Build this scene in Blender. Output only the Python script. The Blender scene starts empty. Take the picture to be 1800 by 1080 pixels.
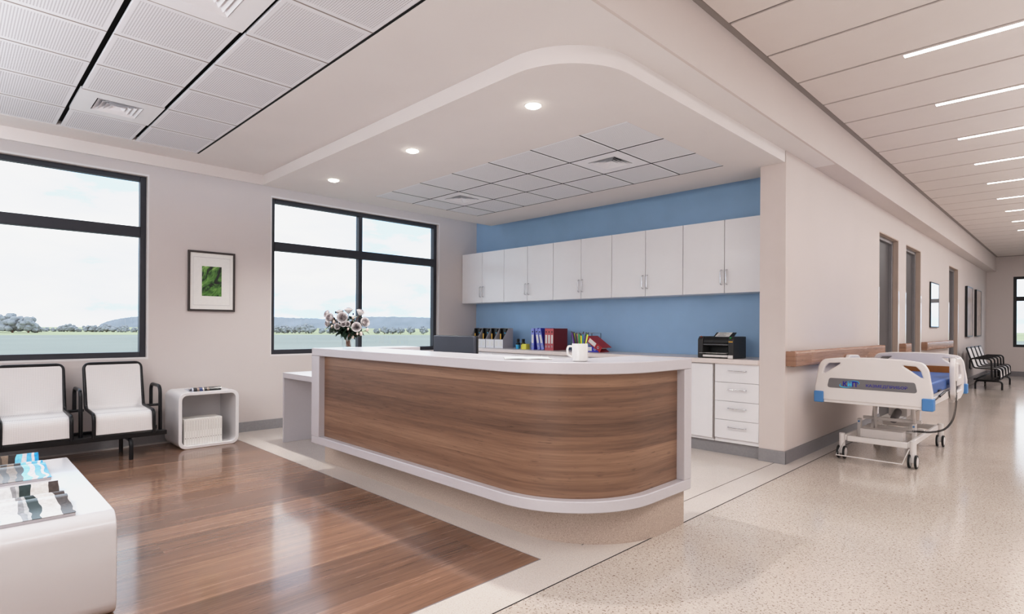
import bpy, bmesh, math, random
from mathutils import Vector, Matrix
random.seed(7)
SC = bpy.context.scene
COL = SC.collection
PI = math.pi

# ------------------------------------------------------------------ materials
def lin(c):
    r = []
    for v in c[:3]:
        v = v / 255.0
        r.append(v / 12.92 if v <= 0.04045 else ((v + 0.055) / 1.055) ** 2.4)
    return (r[0], r[1], r[2], 1.0)

class NT:
    def __init__(s, name):
        s.m = bpy.data.materials.new(name); s.m.use_nodes = True
        s.t = s.m.node_tree; s.t.nodes.clear()
        s.out = s.n('ShaderNodeOutputMaterial')
    def n(s, typ, **kw):
        x = s.t.nodes.new(typ)
        for k, v in kw.items(): setattr(x, k, v)
        return x
    def set(s, sock, v):
        if isinstance(v, bpy.types.NodeSocket): s.t.links.new(v, sock)
        else: sock.default_value = v
    def math(s, op, a, b=0.0, c=None):
        x = s.n('ShaderNodeMath', operation=op)
        s.set(x.inputs[0], a); s.set(x.inputs[1], b)
        if c is not None: s.set(x.inputs[2], c)
        return x.outputs[0]
    def xyz(s, x, y, z):
        c = s.n('ShaderNodeCombineXYZ')
        s.set(c.inputs[0], x); s.set(c.inputs[1], y); s.set(c.inputs[2], z)
        return c.outputs[0]
    def sep(s, v):
        c = s.n('ShaderNodeSeparateXYZ'); s.t.links.new(v, c.inputs[0]); return c.outputs
    def coord(s, kind='Object'):
        return s.n('ShaderNodeTexCoord').outputs[kind]
    def noise(s, vec, scale=5, detail=3, rough=0.5, dist=0.0):
        x = s.n('ShaderNodeTexNoise'); s.t.links.new(vec, x.inputs['Vector'])
        x.inputs['Scale'].default_value = scale; x.inputs['Detail'].default_value = detail
        x.inputs['Roughness'].default_value = rough; x.inputs['Distortion'].default_value = dist
        return x.outputs['Fac']
    def ramp(s, fac, stops, const=False):
        x = s.n('ShaderNodeValToRGB'); s.set(x.inputs[0], fac)
        e = x.color_ramp.elements
        if const: x.color_ramp.interpolation = 'CONSTANT'
        while len(e) < len(stops): e.new(0.5)
        for i, (p, c) in enumerate(stops): e[i].position = p; e[i].color = c
        return x.outputs[0]
    def mix(s, f, a, b, mode='MIX'):
        x = s.n('ShaderNodeMix', data_type='RGBA', blend_type=mode)
        s.set(x.inputs[0], f); s.set(x.inputs[6], a); s.set(x.inputs[7], b)
        return x.outputs[2]
    def bump(s, h, strength=0.1, dist=0.01):
        x = s.n('ShaderNodeBump'); s.set(x.inputs['Height'], h)
        x.inputs['Strength'].default_value = strength; x.inputs['Distance'].default_value = dist
        return x.outputs[0]
    def bsdf(s, color, rough=0.5, metal=0.0, spec=0.5, normal=None, coat=0.0, coat_r=0.05, emit=None, estr=0.0):
        b = s.n('ShaderNodeBsdfPrincipled')
        s.set(b.inputs['Base Color'], color); s.set(b.inputs['Roughness'], rough)
        s.set(b.inputs['Metallic'], metal); s.set(b.inputs['Specular IOR Level'], spec)
        b.inputs['Coat Weight'].default_value = coat; b.inputs['Coat Roughness'].default_value = coat_r
        if normal is not None: s.t.links.new(normal, b.inputs['Normal'])
        if emit is not None:
            s.set(b.inputs['Emission Color'], emit); s.set(b.inputs['Emission Strength'], estr)
        s.t.links.new(b.outputs[0], s.out.inputs[0])
        return s.m

def plain(name, rgb, rough=0.5, metal=0.0, spec=0.5, var=0.03, scale=6.0, coat=0.0):
    k = NT(name); c = lin(rgb)
    f = k.noise(k.coord(), scale, 3)
    lo = tuple(max(0, v * (1 - var)) for v in c[:3]) + (1,)
    hi = tuple(min(1, v * (1 + var)) for v in c[:3]) + (1,)
    return k.bsdf(k.ramp(f, [(0.3, lo), (0.7, hi)]), rough, metal, spec, coat=coat)

def emis(name, rgb, st):
    k = NT(name); e = k.n('ShaderNodeEmission')
    e.inputs[0].default_value = lin(rgb); e.inputs[1].default_value = st
    k.t.links.new(e.outputs[0], k.out.inputs[0]); return k.m

def wood(name, src, ua, va, w, L, dark, mid, light, rough=0.35, knots=True, seam=0.004, spec=0.5, coat=0.0, coat_r=0.1, tone=0.5):
    """planks: u runs along the grain, v across it"""
    k = NT(name)
    s = k.sep(k.coord(src)); u, v = s[ua], s[va]
    vr = k.math('DIVIDE', v, w); row = k.math('FLOOR', vr)
    wn = k.n('ShaderNodeTexWhiteNoise', noise_dimensions='1D'); k.set(wn.inputs['W'], row)
    u2 = k.math('ADD', u, k.math('MULTIPLY', wn.outputs[0], 9.0))
    brd = k.math('FLOOR', k.math('DIVIDE', u2, L))
    w2 = k.n('ShaderNodeTexWhiteNoise', noise_dimensions='2D'); k.set(w2.inputs['Vector'], k.xyz(row, brd, 0.0))
    rnd = w2.outputs[0]
    off = k.math('MULTIPLY', rnd, 37.0)
    warp = k.noise(k.xyz(k.math('MULTIPLY', u2, 1.5), k.math('MULTIPLY', v, 9.0), off), 1.0, 2)
    g1 = k.noise(k.xyz(k.math('ADD', k.math('MULTIPLY', u2, 0.9), off), k.math('ADD', k.math('MULTIPLY', v, 26.0), k.math('MULTIPLY', warp, 0.7)), off), 1.0, 5, 0.62, 0.25)
    g2 = k.noise(k.xyz(k.math('ADD', k.math('MULTIPLY', u2, 3.5), off), k.math('MULTIPLY', v, 95.0), off), 1.0, 3, 0.6)
    f = k.math('ADD', k.math('MULTIPLY_ADD', g1, 0.55, 0.06), k.math('MULTIPLY', g2, 0.32))
    f = k.math('ADD', f, k.math('MULTIPLY', k.math('SUBTRACT', rnd, 0.5), tone * 0.5))
    col = k.ramp(f, [(0.25, lin(dark)), (0.5, lin(mid)), (0.74, lin(light))])
    # thin dark streaks
    st = k.noise(k.xyz(k.math('MULTIPLY', u2, 9.0), k.math('MULTIPLY', v, 120.0), off), 1.0, 3, 0.6)
    stm = k.ramp(st, [(0.63, (0, 0, 0, 1)), (0.71, (1, 1, 1, 1))])
    dk = tuple(c * 0.45 for c in lin(dark)[:3]) + (1,)
    col = k.mix(k.math('MULTIPLY', stm, 0.55), col, dk)
    if knots:
        vo = k.n('ShaderNodeTexVoronoi'); k.set(vo.inputs['Vector'], k.xyz(k.math('MULTIPLY', u2, 1.0), k.math('MULTIPLY', v, 2.6), off))
        vo.inputs['Scale'].default_value = 1.6; vo.inputs['Randomness'].default_value = 1.0
        kn = k.ramp(vo.outputs['Distance'], [(0.02, (1, 1, 1, 1)), (0.065, (0, 0, 0, 1))])
        col = k.mix(k.math('MULTIPLY', kn, 0.7), col, dk)
    fr = k.math('FRACT', vr)
    e = k.math('MINIMUM', fr, k.math('SUBTRACT', 1.0, fr))
    sm = k.math('LESS_THAN', e, seam)
    col = k.mix(k.math('MULTIPLY', sm, 0.4), col, dk)
    r = k.math('ADD', rough - 0.05, k.math('MULTIPLY', g1, 0.12))
    return k.bsdf(col, r, 0, spec, k.bump(g2, 0.008, 0.003), coat, coat_r)

def terrazzo(name, base, spot, spot2, scale, thr, rough):
    k = NT(name); c = k.coord()
    big = k.noise(c, 0.9, 3)
    b = lin(base)
    col = k.ramp(big, [(0.35, tuple(x * 0.93 for x in b[:3]) + (1,)), (0.65, tuple(min(1, x * 1.05) for x in b[:3]) + (1,))])
    f = k.noise(c, scale, 2, 0.6, 0.4)
    m1 = k.ramp(f, [(thr, (0, 0, 0, 1)), (thr + 0.025, (1, 1, 1, 1))])
    col = k.mix(k.math('MULTIPLY', m1, 0.75), col, lin(spot))
    f2 = k.noise(c, scale * 0.62, 2, 0.6, 0.3)
    m2 = k.ramp(f2, [(1 - thr - 0.03, (1, 1, 1, 1)), (1 - thr, (0, 0, 0, 1))])
    col = k.mix(k.math('MULTIPLY', m2, 0.6), col, lin(spot2))
    return k.bsdf(col, rough, 0, 0.5)

def perforated(name, rgb, hole, pitch, rad, soft=0.05, bumpy=False, ax=(0, 1), margin=None, rough=0.6):
    k = NT(name); s = k.sep(k.coord())
    a = k.math('SUBTRACT', k.math('FRACT', k.math('DIVIDE', s[ax[0]], pitch)), 0.5)
    b = k.math('SUBTRACT', k.math('FRACT', k.math('DIVIDE', s[ax[1]], pitch)), 0.5)
    d = k.math('SQRT', k.math('ADD', k.math('MULTIPLY', a, a), k.math('MULTIPLY', b, b)))
    m = k.ramp(d, [(rad - soft, (1, 1, 1, 1)), (rad + soft, (0, 0, 0, 1))])
    if margin:
        x0, y0, px, py, mg = margin
        for sock, o, p in ((s[0], x0, px), (s[1], y0, py)):
            t = k.math('FRACT', k.math('DIVIDE', k.math('SUBTRACT', sock, o), p))
            e = k.math('MINIMUM', t, k.math('SUBTRACT', 1.0, t))
            m = k.math('MULTIPLY', m, k.math('GREATER_THAN', e, mg))
    return k.bsdf(k.mix(m, lin(rgb), lin(hole)), rough, 0, 0.4)

def glass(name, tint=(0.95, 0.98, 0.98, 1), base=0.04, edge=0.5, power=4.0):
    # thin clear pane: see-through, reflecting more at a grazing angle
    k = NT(name)
    tr = k.n('ShaderNodeBsdfTransparent'); tr.inputs[0].default_value = tint
    gl = k.n('ShaderNodeBsdfGlossy'); gl.inputs['Roughness'].default_value = 0.02
    lw = k.n('ShaderNodeLayerWeight'); lw.inputs[0].default_value = 0.5
    f = k.math('MULTIPLY_ADD', k.math('POWER', lw.outputs['Facing'], power), edge, base)
    mx = k.n('ShaderNodeMixShader')
    k.set(mx.inputs[0], f); k.t.links.new(tr.outputs[0], mx.inputs[1]); k.t.links.new(gl.outputs[0], mx.inputs[2])
    k.t.links.new(mx.outputs[0], k.out.inputs[0]); return k.m

M = {}
M['wall'] = plain('wall_paint', (211, 203, 200), 0.75, var=0.012, scale=1.5)
M['white_paint'] = plain('ceiling_paint', (226, 222, 221), 0.8, var=0.012, scale=2)
M['blue'] = plain('blue_wall_paint', (160, 194, 226), 0.5, var=0.03, scale=3)
M['column'] = plain('column_paint', (214, 204, 200), 0.65, var=0.012)
M['solid'] = plain('solid_surface_white', (198, 195, 199), 0.32, var=0.01, scale=60, coat=0.1)
M['laminate'] = plain('white_laminate', (238, 237, 239), 0.28, var=0.008, coat=0.15)
M['worktop'] = plain('pale_worktop', (226, 216, 212), 0.3, var=0.015, scale=30)
M['dark_alu'] = plain('dark_aluminium', (58, 59, 66), 0.45, 0.2, var=0.05)
M['black_metal'] = plain('black_metal', (24, 24, 27), 0.32, 0.3, var=0.06)
M['black_gap'] = plain('black_gap', (8, 8, 8), 0.9, var=0.05)
M['base_grey'] = plain('grey_skirting', (150, 148, 150), 0.45, var=0.05, scale=40)
M['base_grey_dark'] = plain('grey_skirting_corridor', (128, 126, 130), 0.3, var=0.05, scale=40)
M['chrome'] = plain('brushed_steel', (200, 200, 205), 0.22, 1.0, var=0.05)
M['door'] = plain('door_grey', (88, 86, 88), 0.4, var=0.04)
M['door_frame'] = plain('door_frame_grey', (150, 148, 150), 0.35, 0.3, var=0.04)
M['jamb'] = plain('jamb_paint', (190, 172, 160), 0.6, var=0.02)
M['guard'] = plain('corner_guard', (236, 236, 238), 0.12, var=0.01)  # white colour stands in for bright reflections on clear plastic
M['gap_grey'] = plain('ceiling_gap_grey', (150, 142, 138), 0.8, var=0.03)
M['corr_panel'] = plain('corridor_ceiling_panel', (216, 208, 204), 0.7, var=0.01)
M['shell'] = plain('gloss_white_shell', (206, 204, 205), 0.16, var=0.008, coat=0.3)
M['vent_white'] = plain('vent_white', (236, 237, 241), 0.4, var=0.01)
M['cube_white'] = plain('cube_table_white', (228, 226, 227), 0.22, var=0.008, coat=0.2)
M['mug_white'] = plain('mug_white', (232, 230, 228), 0.2, var=0.008, coat=0.3)
M['paper'] = plain('paper_white', (236, 234, 230), 0.7, var=0.02, scale=40)
M['plastic_white'] = plain('white_plastic', (226, 222, 220), 0.35, var=0.01)
M['plastic_grey'] = plain('grey_plastic', (120, 118, 120), 0.4, var=0.02)
M['cap_blue'] = plain('blue_cap', (84, 140, 196), 0.4, var=0.02)
M['mattress'] = plain('blue_mattress', (70, 106, 168), 0.5, var=0.04)
M['orange'] = plain('orange_brown_board', (150, 92, 34), 0.5, var=0.06)
M['black_rubber'] = plain('black_rubber', (14, 14, 15), 0.5, var=0.1)
M['spine_ink'] = plain('grey_spine_ink', (168, 162, 160), 0.6, var=0.02)
M['navy_ink'] = plain('navy_ink', (34, 24, 150), 0.5, var=0.02)
M['cyan_ink'] = plain('cyan_ink', (60, 190, 235), 0.5, var=0.02)
M['monitor'] = plain('monitor_back_grey', (62, 66, 76), 0.45, var=0.04)
M['black_plastic'] = plain('black_plastic', (20, 20, 22), 0.35, var=0.1)
M['dark_plastic'] = plain('dark_grey_plastic', (48, 47, 48), 0.4, var=0.05)
M['binder_blue'] = plain('blue_binder', (58, 62, 190), 0.45, var=0.05)
M['binder_spine'] = plain('pale_blue_binder_spine', (140, 150, 222), 0.45, var=0.04)
M['binder_red'] = plain('dark_red_binder', (126, 34, 40), 0.45, var=0.05)
M['binder_redspine'] = plain('pink_red_binder_spine', (196, 96, 100), 0.45, var=0.05)
M['binder_red2'] = plain('bright_red_binder', (176, 36, 42), 0.45, var=0.05)
M['yellow'] = plain('yellow_paper', (232, 226, 96), 0.6, var=0.04)
M['ochre'] = plain('ochre_ruler', (226, 176, 70), 0.5, var=0.04)
M['grey_card'] = plain('grey_card', (176, 172, 176), 0.6, var=0.02)
M['pic_frame'] = plain('dark_brown_picture_frame', (60, 52, 50), 0.45, var=0.08)
M['pic_black'] = plain('black_picture_frame', (10, 10, 11), 0.3, var=0.1)
M['stem'] = plain('brown_stem', (140, 92, 66), 0.6, var=0.1, scale=60)
M['leaf'] = plain('dark_green_leaf', (46, 66, 52), 0.45, var=0.25, scale=30)
M['petal'] = plain('grey_white_petal', (240, 236, 236), 0.6, var=0.1, scale=40)
M['petal_core'] = plain('mauve_grey_petal', (204, 196, 197), 0.6, var=0.12, scale=40)
M['bud'] = plain('cream_bud', (226, 208, 198), 0.6, var=0.08, scale=60)
M['bud_dark'] = plain('dark_bud', (58, 40, 46), 0.6, var=0.1)
M['lamp'] = emis('downlight_glow', (255, 246, 230), 26)
M['strip'] = emis('strip_glow', (255, 250, 244), 12)
M['pane'] = glass('window_glass')
M['vase_glass'] = glass('vase_glass', (0.97, 0.98, 0.98, 1), 0.06, 0.6, 2.5)
M['seat'] = perforated('perforated_white_seat', (228, 225, 224), (198, 194, 194), 0.0108, 0.30, 0.08, ax=(1, 2))
M['wood_floor'] = wood('walnut_floor', 'Object', 1, 0, 0.235, 8.0, (92, 68, 56), (134, 102, 83), (166, 131, 106), 0.25, True, 0.0025, spec=0.5, coat=0.5, coat_r=0.1, tone=0.5)
M['wood_desk'] = wood('desk_wood', 'UV', 0, 1, 0.092, 60.0, (88, 66, 54), (129, 99, 80), (158, 126, 103), 0.4, True, 0.0, tone=0.5)
M['wood_rail'] = wood('handrail_wood', 'Object', 1, 2, 0.5, 2.0, (128, 97, 79), (166, 129, 107), (190, 154, 131), 0.25, False, 0.0)
M['terr_corr'] = terrazzo('corridor_terrazzo', (200, 189, 179), (112, 92, 78), (218, 208, 199), 95, 0.595, 0.13)
M['terr_fine'] = terrazzo('fine_terrazzo', (212, 203, 196), (176, 160, 148), (222, 210, 198), 170, 0.60, 0.2)
M['terr_kick'] = terrazzo('plinth_terrazzo', (188, 173, 161), (156, 137, 123), (204, 191, 180), 190, 0.57, 0.4)
M['terr_white'] = terrazzo('pale_terrazzo', (216, 206, 200), (186, 172, 162), (228, 222, 216), 150, 0.6, 0.12)
M['tile_main'] = perforated('perforated_tile_main', (230, 231, 236), (160, 159, 164), 0.0133, 0.27, 0.08, margin=(-6.02, 0.12, 0.53, 0.5325, 0.075))
M['tile_soffit'] = perforated('perforated_tile_soffit', (234, 236, 240), (176, 176, 180), 0.0133, 0.27, 0.08, margin=(-2.87 - 0.5425 * 8, 3.6, 0.5425, 0.5425, 0.05))
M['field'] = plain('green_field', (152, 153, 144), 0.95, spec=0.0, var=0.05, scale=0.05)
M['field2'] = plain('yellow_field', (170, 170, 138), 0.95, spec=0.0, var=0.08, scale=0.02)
M['forest'] = plain('haze_tinted_forest', (140, 142, 146), 0.95, spec=0.0, var=0.1, scale=0.05)  # distance haze is put into the pale base colour
M['tree'] = plain('haze_tinted_tree', (152, 152, 154), 0.95, spec=0.0, var=0.14, scale=0.6)  # greyed base colour carries the haze, none is simulated
M['bush'] = plain('green_bush', (110, 152, 100), 0.9, spec=0.0, var=0.3, scale=3)
M['stone'] = plain('outer_wall', (200, 195, 190), 0.8, var=0.03)

# ------------------------------------------------------------------ mesh builder
class MB:
    def __init__(s): s.b = bmesh.new(); s.uv = None
    def box(s, x0, x1, y0, y1, z0, z1, mi=0):
        v = [s.b.verts.new(p) for p in ((x0,y0,z0),(x1,y0,z0),(x1,y1,z0),(x0,y1,z0),(x0,y0,z1),(x1,y0,z1),(x1,y1,z1),(x0,y1,z1))]
        for f in ((0,3,2,1),(4,5,6,7),(0,1,5,4),(1,2,6,5),(2,3,7,6),(3,0,4,7)):
            s.b.faces.new([v[i] for i in f]).material_index = mi
        return s
    def mbox(s, mat, sx, sy, sz):
        n0 = len(s.b.verts); s.b.verts.ensure_lookup_table()
        s.box(-sx/2, sx/2, -sy/2, sy/2, -sz/2, sz/2); s.b.verts.ensure_lookup_table()
        for v in s.b.verts[n0:]: v.co = mat @ v.co
        return s
    def quad(s, a, b, c, d):
        s.b.faces.new([s.b.verts.new(p) for p in (a, b, c, d)]); return s
    def prism(s, poly, axis, a0, a1):
        """poly: 2d points; axis the extrusion axis (x: pts are y,z; y: x,z; z: x,y)"""
        def P(p, a):
            return {'x': (a, p[0], p[1]), 'y': (p[0], a, p[1]), 'z': (p[0], p[1], a)}[axis]
        A = [s.b.verts.new(P(p, a0)) for p in poly]; B = [s.b.verts.new(P(p, a1)) for p in poly]
        n = len(poly)
        s.b.faces.new(A[::-1]); s.b.faces.new(B)
        for i in range(n): s.b.faces.new((A[i], A[(i+1) % n], B[(i+1) % n], B[i]))
        return s
    def ring_prism(s, outer, inner, axis, a0, a1):
        """closed outer and inner loops with the same number of points"""
        def P(p, a):
            return {'x': (a, p[0], p[1]), 'y': (p[0], a, p[1]), 'z': (p[0], p[1], a)}[axis]
        n = len(outer)
        O0 = [s.b.verts.new(P(p, a0)) for p in outer]; O1 = [s.b.verts.new(P(p, a1)) for p in outer]
        I0 = [s.b.verts.new(P(p, a0)) for p in inner]; I1 = [s.b.verts.new(P(p, a1)) for p in inner]
        for i in range(n):
            j = (i+1) % n
            s.b.faces.new((O0[i], O0[j], O1[j], O1[i])); s.b.faces.new((I0[j], I0[i], I1[i], I1[j]))
            s.b.faces.new((O1[i], O1[j], I1[j], I1[i])); s.b.faces.new((O0[j], O0[i], I0[i], I0[j]))
        return s
    def band(s, outer, inner, z0, z1, uvw=False):
        """open strip between two plan polylines, extruded in z"""
        n = len(outer)
        if uvw: s.uv = s.b.loops.layers.uv.verify()
        o0 = [s.b.verts.new((*p, z0)) for p in outer]; o1 = [s.b.verts.new((*p, z1)) for p in outer]
        i0 = [s.b.verts.new((*p, z0)) for p in inner]; i1 = [s.b.verts.new((*p, z1)) for p in inner]
        acc = 0.0
        for i in range(n-1):
            d = math.dist(outer[i], outer[i+1])
            f = s.b.faces.new((o0[i], o0[i+1], o1[i+1], o1[i]))
            if uvw:
                for lp, (u, v) in zip(f.loops, ((acc, z0), (acc+d, z0), (acc+d, z1), (acc, z1))): lp[s.uv].uv = (u, v)
            acc += d
            s.b.faces.new((i0[i+1], i0[i], i1[i], i1[i+1]))
            s.b.faces.new((o1[i], o1[i+1], i1[i+1], i1[i])); s.b.faces.new((o0[i+1], o0[i], i0[i], i0[i+1]))
        s.b.faces.new((o0[0], o1[0], i1[0], i0[0])); s.b.faces.new((o0[-1], i0[-1], i1[-1], o1[-1]))
        return s
    def tube(s, pts, r, seg=10, closed=False, caps=True):
        pts = [Vector(p) for p in pts]; n = len(pts)
        rings = []; up = None
        for i, p in enumerate(pts):
            if closed: t = (pts[(i+1) % n] - pts[i-1])
            else: t = pts[min(i+1, n-1)] - pts[max(i-1, 0)]
            t.normalize()
            if up is None:
                up = Vector((0, 0, 1)) if abs(t.z) < 0.9 else Vector((1, 0, 0))
            side = t.cross(up)
            if side.length < 1e-6: side = t.orthogonal()
            side.normalize(); up = side.cross(t); up.normalize()
            rr = r[i] if isinstance(r, (list, tuple)) else r
            rings.append([s.b.verts.new(p + (side*math.cos(2*PI*k/seg) + up*math.sin(2*PI*k/seg))*rr) for k in range(seg)])
        m = n if closed else n-1
        for i in range(m):
            a, b = rings[i], rings[(i+1) % n]
            for k in range(seg):
                s.b.faces.new((a[k], a[(k+1) % seg], b[(k+1) % seg], b[k]))
        if caps and not closed:
            s.b.faces.new(rings[0][::-1]); s.b.faces.new(rings[-1])
        return s
    def cyl(s, p0, p1, r, seg=16, r1=None):
        return s.tube([p0, p1], [r, r if r1 is None else r1], seg)
    def lathe(s, prof, c=(0, 0, 0), seg=24, closed=False, caps=True):
        rings = []
        for (r, z) in prof:
            rings.append([s.b.verts.new((c[0]+max(r, 1e-5)*math.cos(2*PI*k/seg), c[1]+max(r, 1e-5)*math.sin(2*PI*k/seg), c[2]+z)) for k in range(seg)])
        n = len(rings)
        for i in range(n if closed else n-1):
            a, b = rings[i], rings[(i+1) % n]
            for k in range(seg): s.b.faces.new((a[k], a[(k+1) % seg], b[(k+1) % seg], b[k]))
        if not closed and caps:
            s.b.faces.new(rings[0][::-1]); s.b.faces.new(rings[-1])
        return s
    def ico(s, c, r, sub=2, sq=(1, 1, 1), jit=0.0):
        n0 = len(s.b.verts)
        g = bmesh.ops.create_icosphere(s.b, subdivisions=sub, radius=1.0)
        for v in g['verts']:
            k = 1 + random.uniform(-jit, jit)
            v.co = Vector((c[0]+v.co.x*r*sq[0]*k, c[1]+v.co.y*r*sq[1]*k, c[2]+v.co.z*r*sq[2]*k))
        return s
    def sheet(s, prof, axis, a0, a1, th):
        """profile polyline (2d) thickened and extruded along an axis"""
        n = len(prof); off = []
        for i in range(n):
            a = Vector(prof[max(i-1, 0)]); b = Vector(prof[min(i+1, n-1)])
            t = (b-a).normalized(); off.append((prof[i][0]-t.y*th, prof[i][1]+t.x*th))
        return s.prism(list(prof) + off[::-1], axis, a0, a1)

def fillet(pts, r, n=5, closed=False):
    pts = [Vector(p) for p in pts]; out = []; m = len(pts)
    for i, p in enumerate(pts):
        if not closed and i in (0, m-1): out.append(tuple(p)); continue
        a = pts[i-1]; b = pts[(i+1) % m]
        da = (a-p); db = (b-p); la, lb = da.length, db.length
        rr = r[i] if isinstance(r, (list, tuple)) else r
        if rr <= 0: out.append(tuple(p)); continue
        ang = da.angle(db)
        d = min(rr/math.tan(ang/2), la*0.49, lb*0.49)
        A = p+da.normalized()*d; B = p+db.normalized()*d
        for k in range(n+1):
            t = k/n
            out.append(tuple((1-t)**2*A + 2*t*(1-t)*(p*0.9+(A+B)/2*0.1) + t*t*B))
    return out

def rrect(x0, x1, y0, y1, r, n=6):
    o = []
    for cx, cy, a in ((x1-r, y0+r, -90), (x1-r, y1-r, 0), (x0+r, y1-r, 90), (x0+r, y0+r, 180)):
        for k in range(n+1):
            t = math.radians(a+90*k/n); o.append((cx+r*math.cos(t), cy+r*math.sin(t)))
    return o

def obj(name, mb, mat, parent=None, bevel=0.0, seg=2, smooth=True, kind=None, label=None):
    me = bpy.data.meshes.new(name)
    bmesh.ops.recalc_face_normals(mb.b, faces=mb.b.faces[:])
    mb.b.to_mesh(me); mb.b.free()
    mats = mat if isinstance(mat, (list, tuple)) else [mat]
    for m in mats: me.materials.append(M[m] if isinstance(m, str) else m)
    if smooth:
        me.polygons.foreach_set('use_smooth', [True]*len(me.polygons))
        me.set_sharp_from_angle(angle=math.radians(38))
    o = bpy.data.objects.new(name, me); COL.objects.link(o)
    if parent is not None: o.parent = parent
    if bevel > 0:
        b = o.modifiers.new('Bevel', 'BEVEL'); b.width = bevel; b.segments = seg; b.limit_method = 'ANGLE'; b.angle_limit = math.radians(40)
        b.harden_normals = False
    if kind: o['kind'] = kind
    if label: o['label'] = label
    return o

def tag(o, label, cat, group=None, kind=None):
    o['label'] = label; o['category'] = cat
    if group: o['group'] = group
    if kind: o['kind'] = kind
    return o
def thing(name, label, cat, loc=(0, 0, 0), rotz=0.0, group=None):
    o = bpy.data.objects.new(name, None); COL.objects.link(o)
    o.empty_display_size = 0.05; o.location = loc; o.rotation_euler = (0, 0, rotz)
    return tag(o, label, cat, group)
def struct(name, mb, mat, label, cat, bevel=0.0, smooth=True):
    o = obj(name, mb, mat, None, bevel, smooth=smooth); return tag(o, label, cat, None, 'structure')
def kids(o): return [c for c in COL.objects if c.parent == o]
def dup(root, loc, rotz=None, label=None, group=None):
    r = root.copy(); COL.objects.link(r); r.location = loc
    if rotz is not None: r.rotation_euler = (0, 0, rotz)
    if label: r['label'] = label
    if group: r['group'] = group
    for ch in kids(root):
        c = ch.copy(); COL.objects.link(c); c.parent = r
        for g in kids(ch):
            d = g.copy(); COL.objects.link(d); d.parent = c
    return r

# ------------------------------------------------------------------ camera
F, CX, CY, YAW, ROLL, EYE = 999.5, 900.0, 576.5, -0.7881, -0.006, 1.25
r0 = Vector((math.cos(YAW), -math.sin(YAW), 0)); fw = Vector((math.sin(YAW), math.cos(YAW), 0)); d0 = Vector((0, 0, -1))
rt = math.cos(ROLL)*r0 + math.sin(ROLL)*d0; dn = math.cos(ROLL)*d0 - math.sin(ROLL)*r0
cam = bpy.data.cameras.new('camera'); co = bpy.data.objects.new('camera', cam); COL.objects.link(co)
up = -dn; bk = -fw
co.matrix_world = Matrix(((rt.x, up.x, bk.x, 0), (rt.y, up.y, bk.y, 0), (rt.z, up.z, bk.z, EYE), (0, 0, 0, 1)))
cam.sensor_width = 36.0; cam.sensor_fit = 'HORIZONTAL'; cam.lens = F/1800*36
cam.shift_y = (CY-540)/1800; cam.clip_end = 3000; cam.clip_start = 0.02
SC.camera = co
def far(px, depth, z=0.0):
    v = depth*(fw + r0*((px-900)/F)); return (v.x, v.y, z)

# ------------------------------------------------------------------ room shell
XW, YB, XC, YC, YE = -7.0, 6.135, -1.95, 5.506, 20.9
ZS, ZM, ZC, XB = 2.80, 2.907, 3.30, -1.74
X2 = 2.4      # open side of the corridor, out of view, shut by an added wall
Y0 = -2.2     # open end of the room behind the viewer, shut by an added wall
# floors
struct('floor', MB().box(-1.81, X2, Y0, YE, -0.1, 0.0), 'terr_corr', 'polished beige terrazzo floor with brown flecks along the corridor', 'floor')
struct('floor.001', MB().box(-2.065, -1.816, Y0, 5.6, -0.1, 0.0).box(-2.4, -1.816, 6.3, YE, -0.1, 0.0).box(-6.87, -2.065, 2.275, 5.6, -0.1, 0.0).box(XW-0.3, -6.87, Y0, 6.3, -0.1, 0.0).box(-6.87, -1.816, 5.6, 6.3, -0.1, 0.0),
       'terr_fine', 'pale fine terrazzo floor around the reception desk', 'floor')
struct('floor.002', MB().box(-6.87, -2.065, Y0, 2.275, -0.1, 0.001), 'wood_floor', 'brown plank wood floor of the waiting area', 'floor')
struct('trim_1', MB().box(-1.816, -1.81, Y0, YE, -0.1, 0.001), 'black_gap', 'dark joint line between the corridor terrazzo and the lobby terrazzo', 'floor joint')
struct('trim_2', MB().box(-2.0365, -2.033, 2.6, YC, -0.02, 0.001), 'black_gap', 'thin joint line in the floor from desk plinth to wall corner', 'floor joint')
struct('trim_3', MB().box(-2.065, -2.061, Y0, 2.279, -0.02, 0.0015).box(-6.87, -2.061, 2.275, 2.279, -0.02, 0.0015), 'base_grey_dark', 'thin metal edging strip around the wood floor', 'floor edging')
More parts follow.
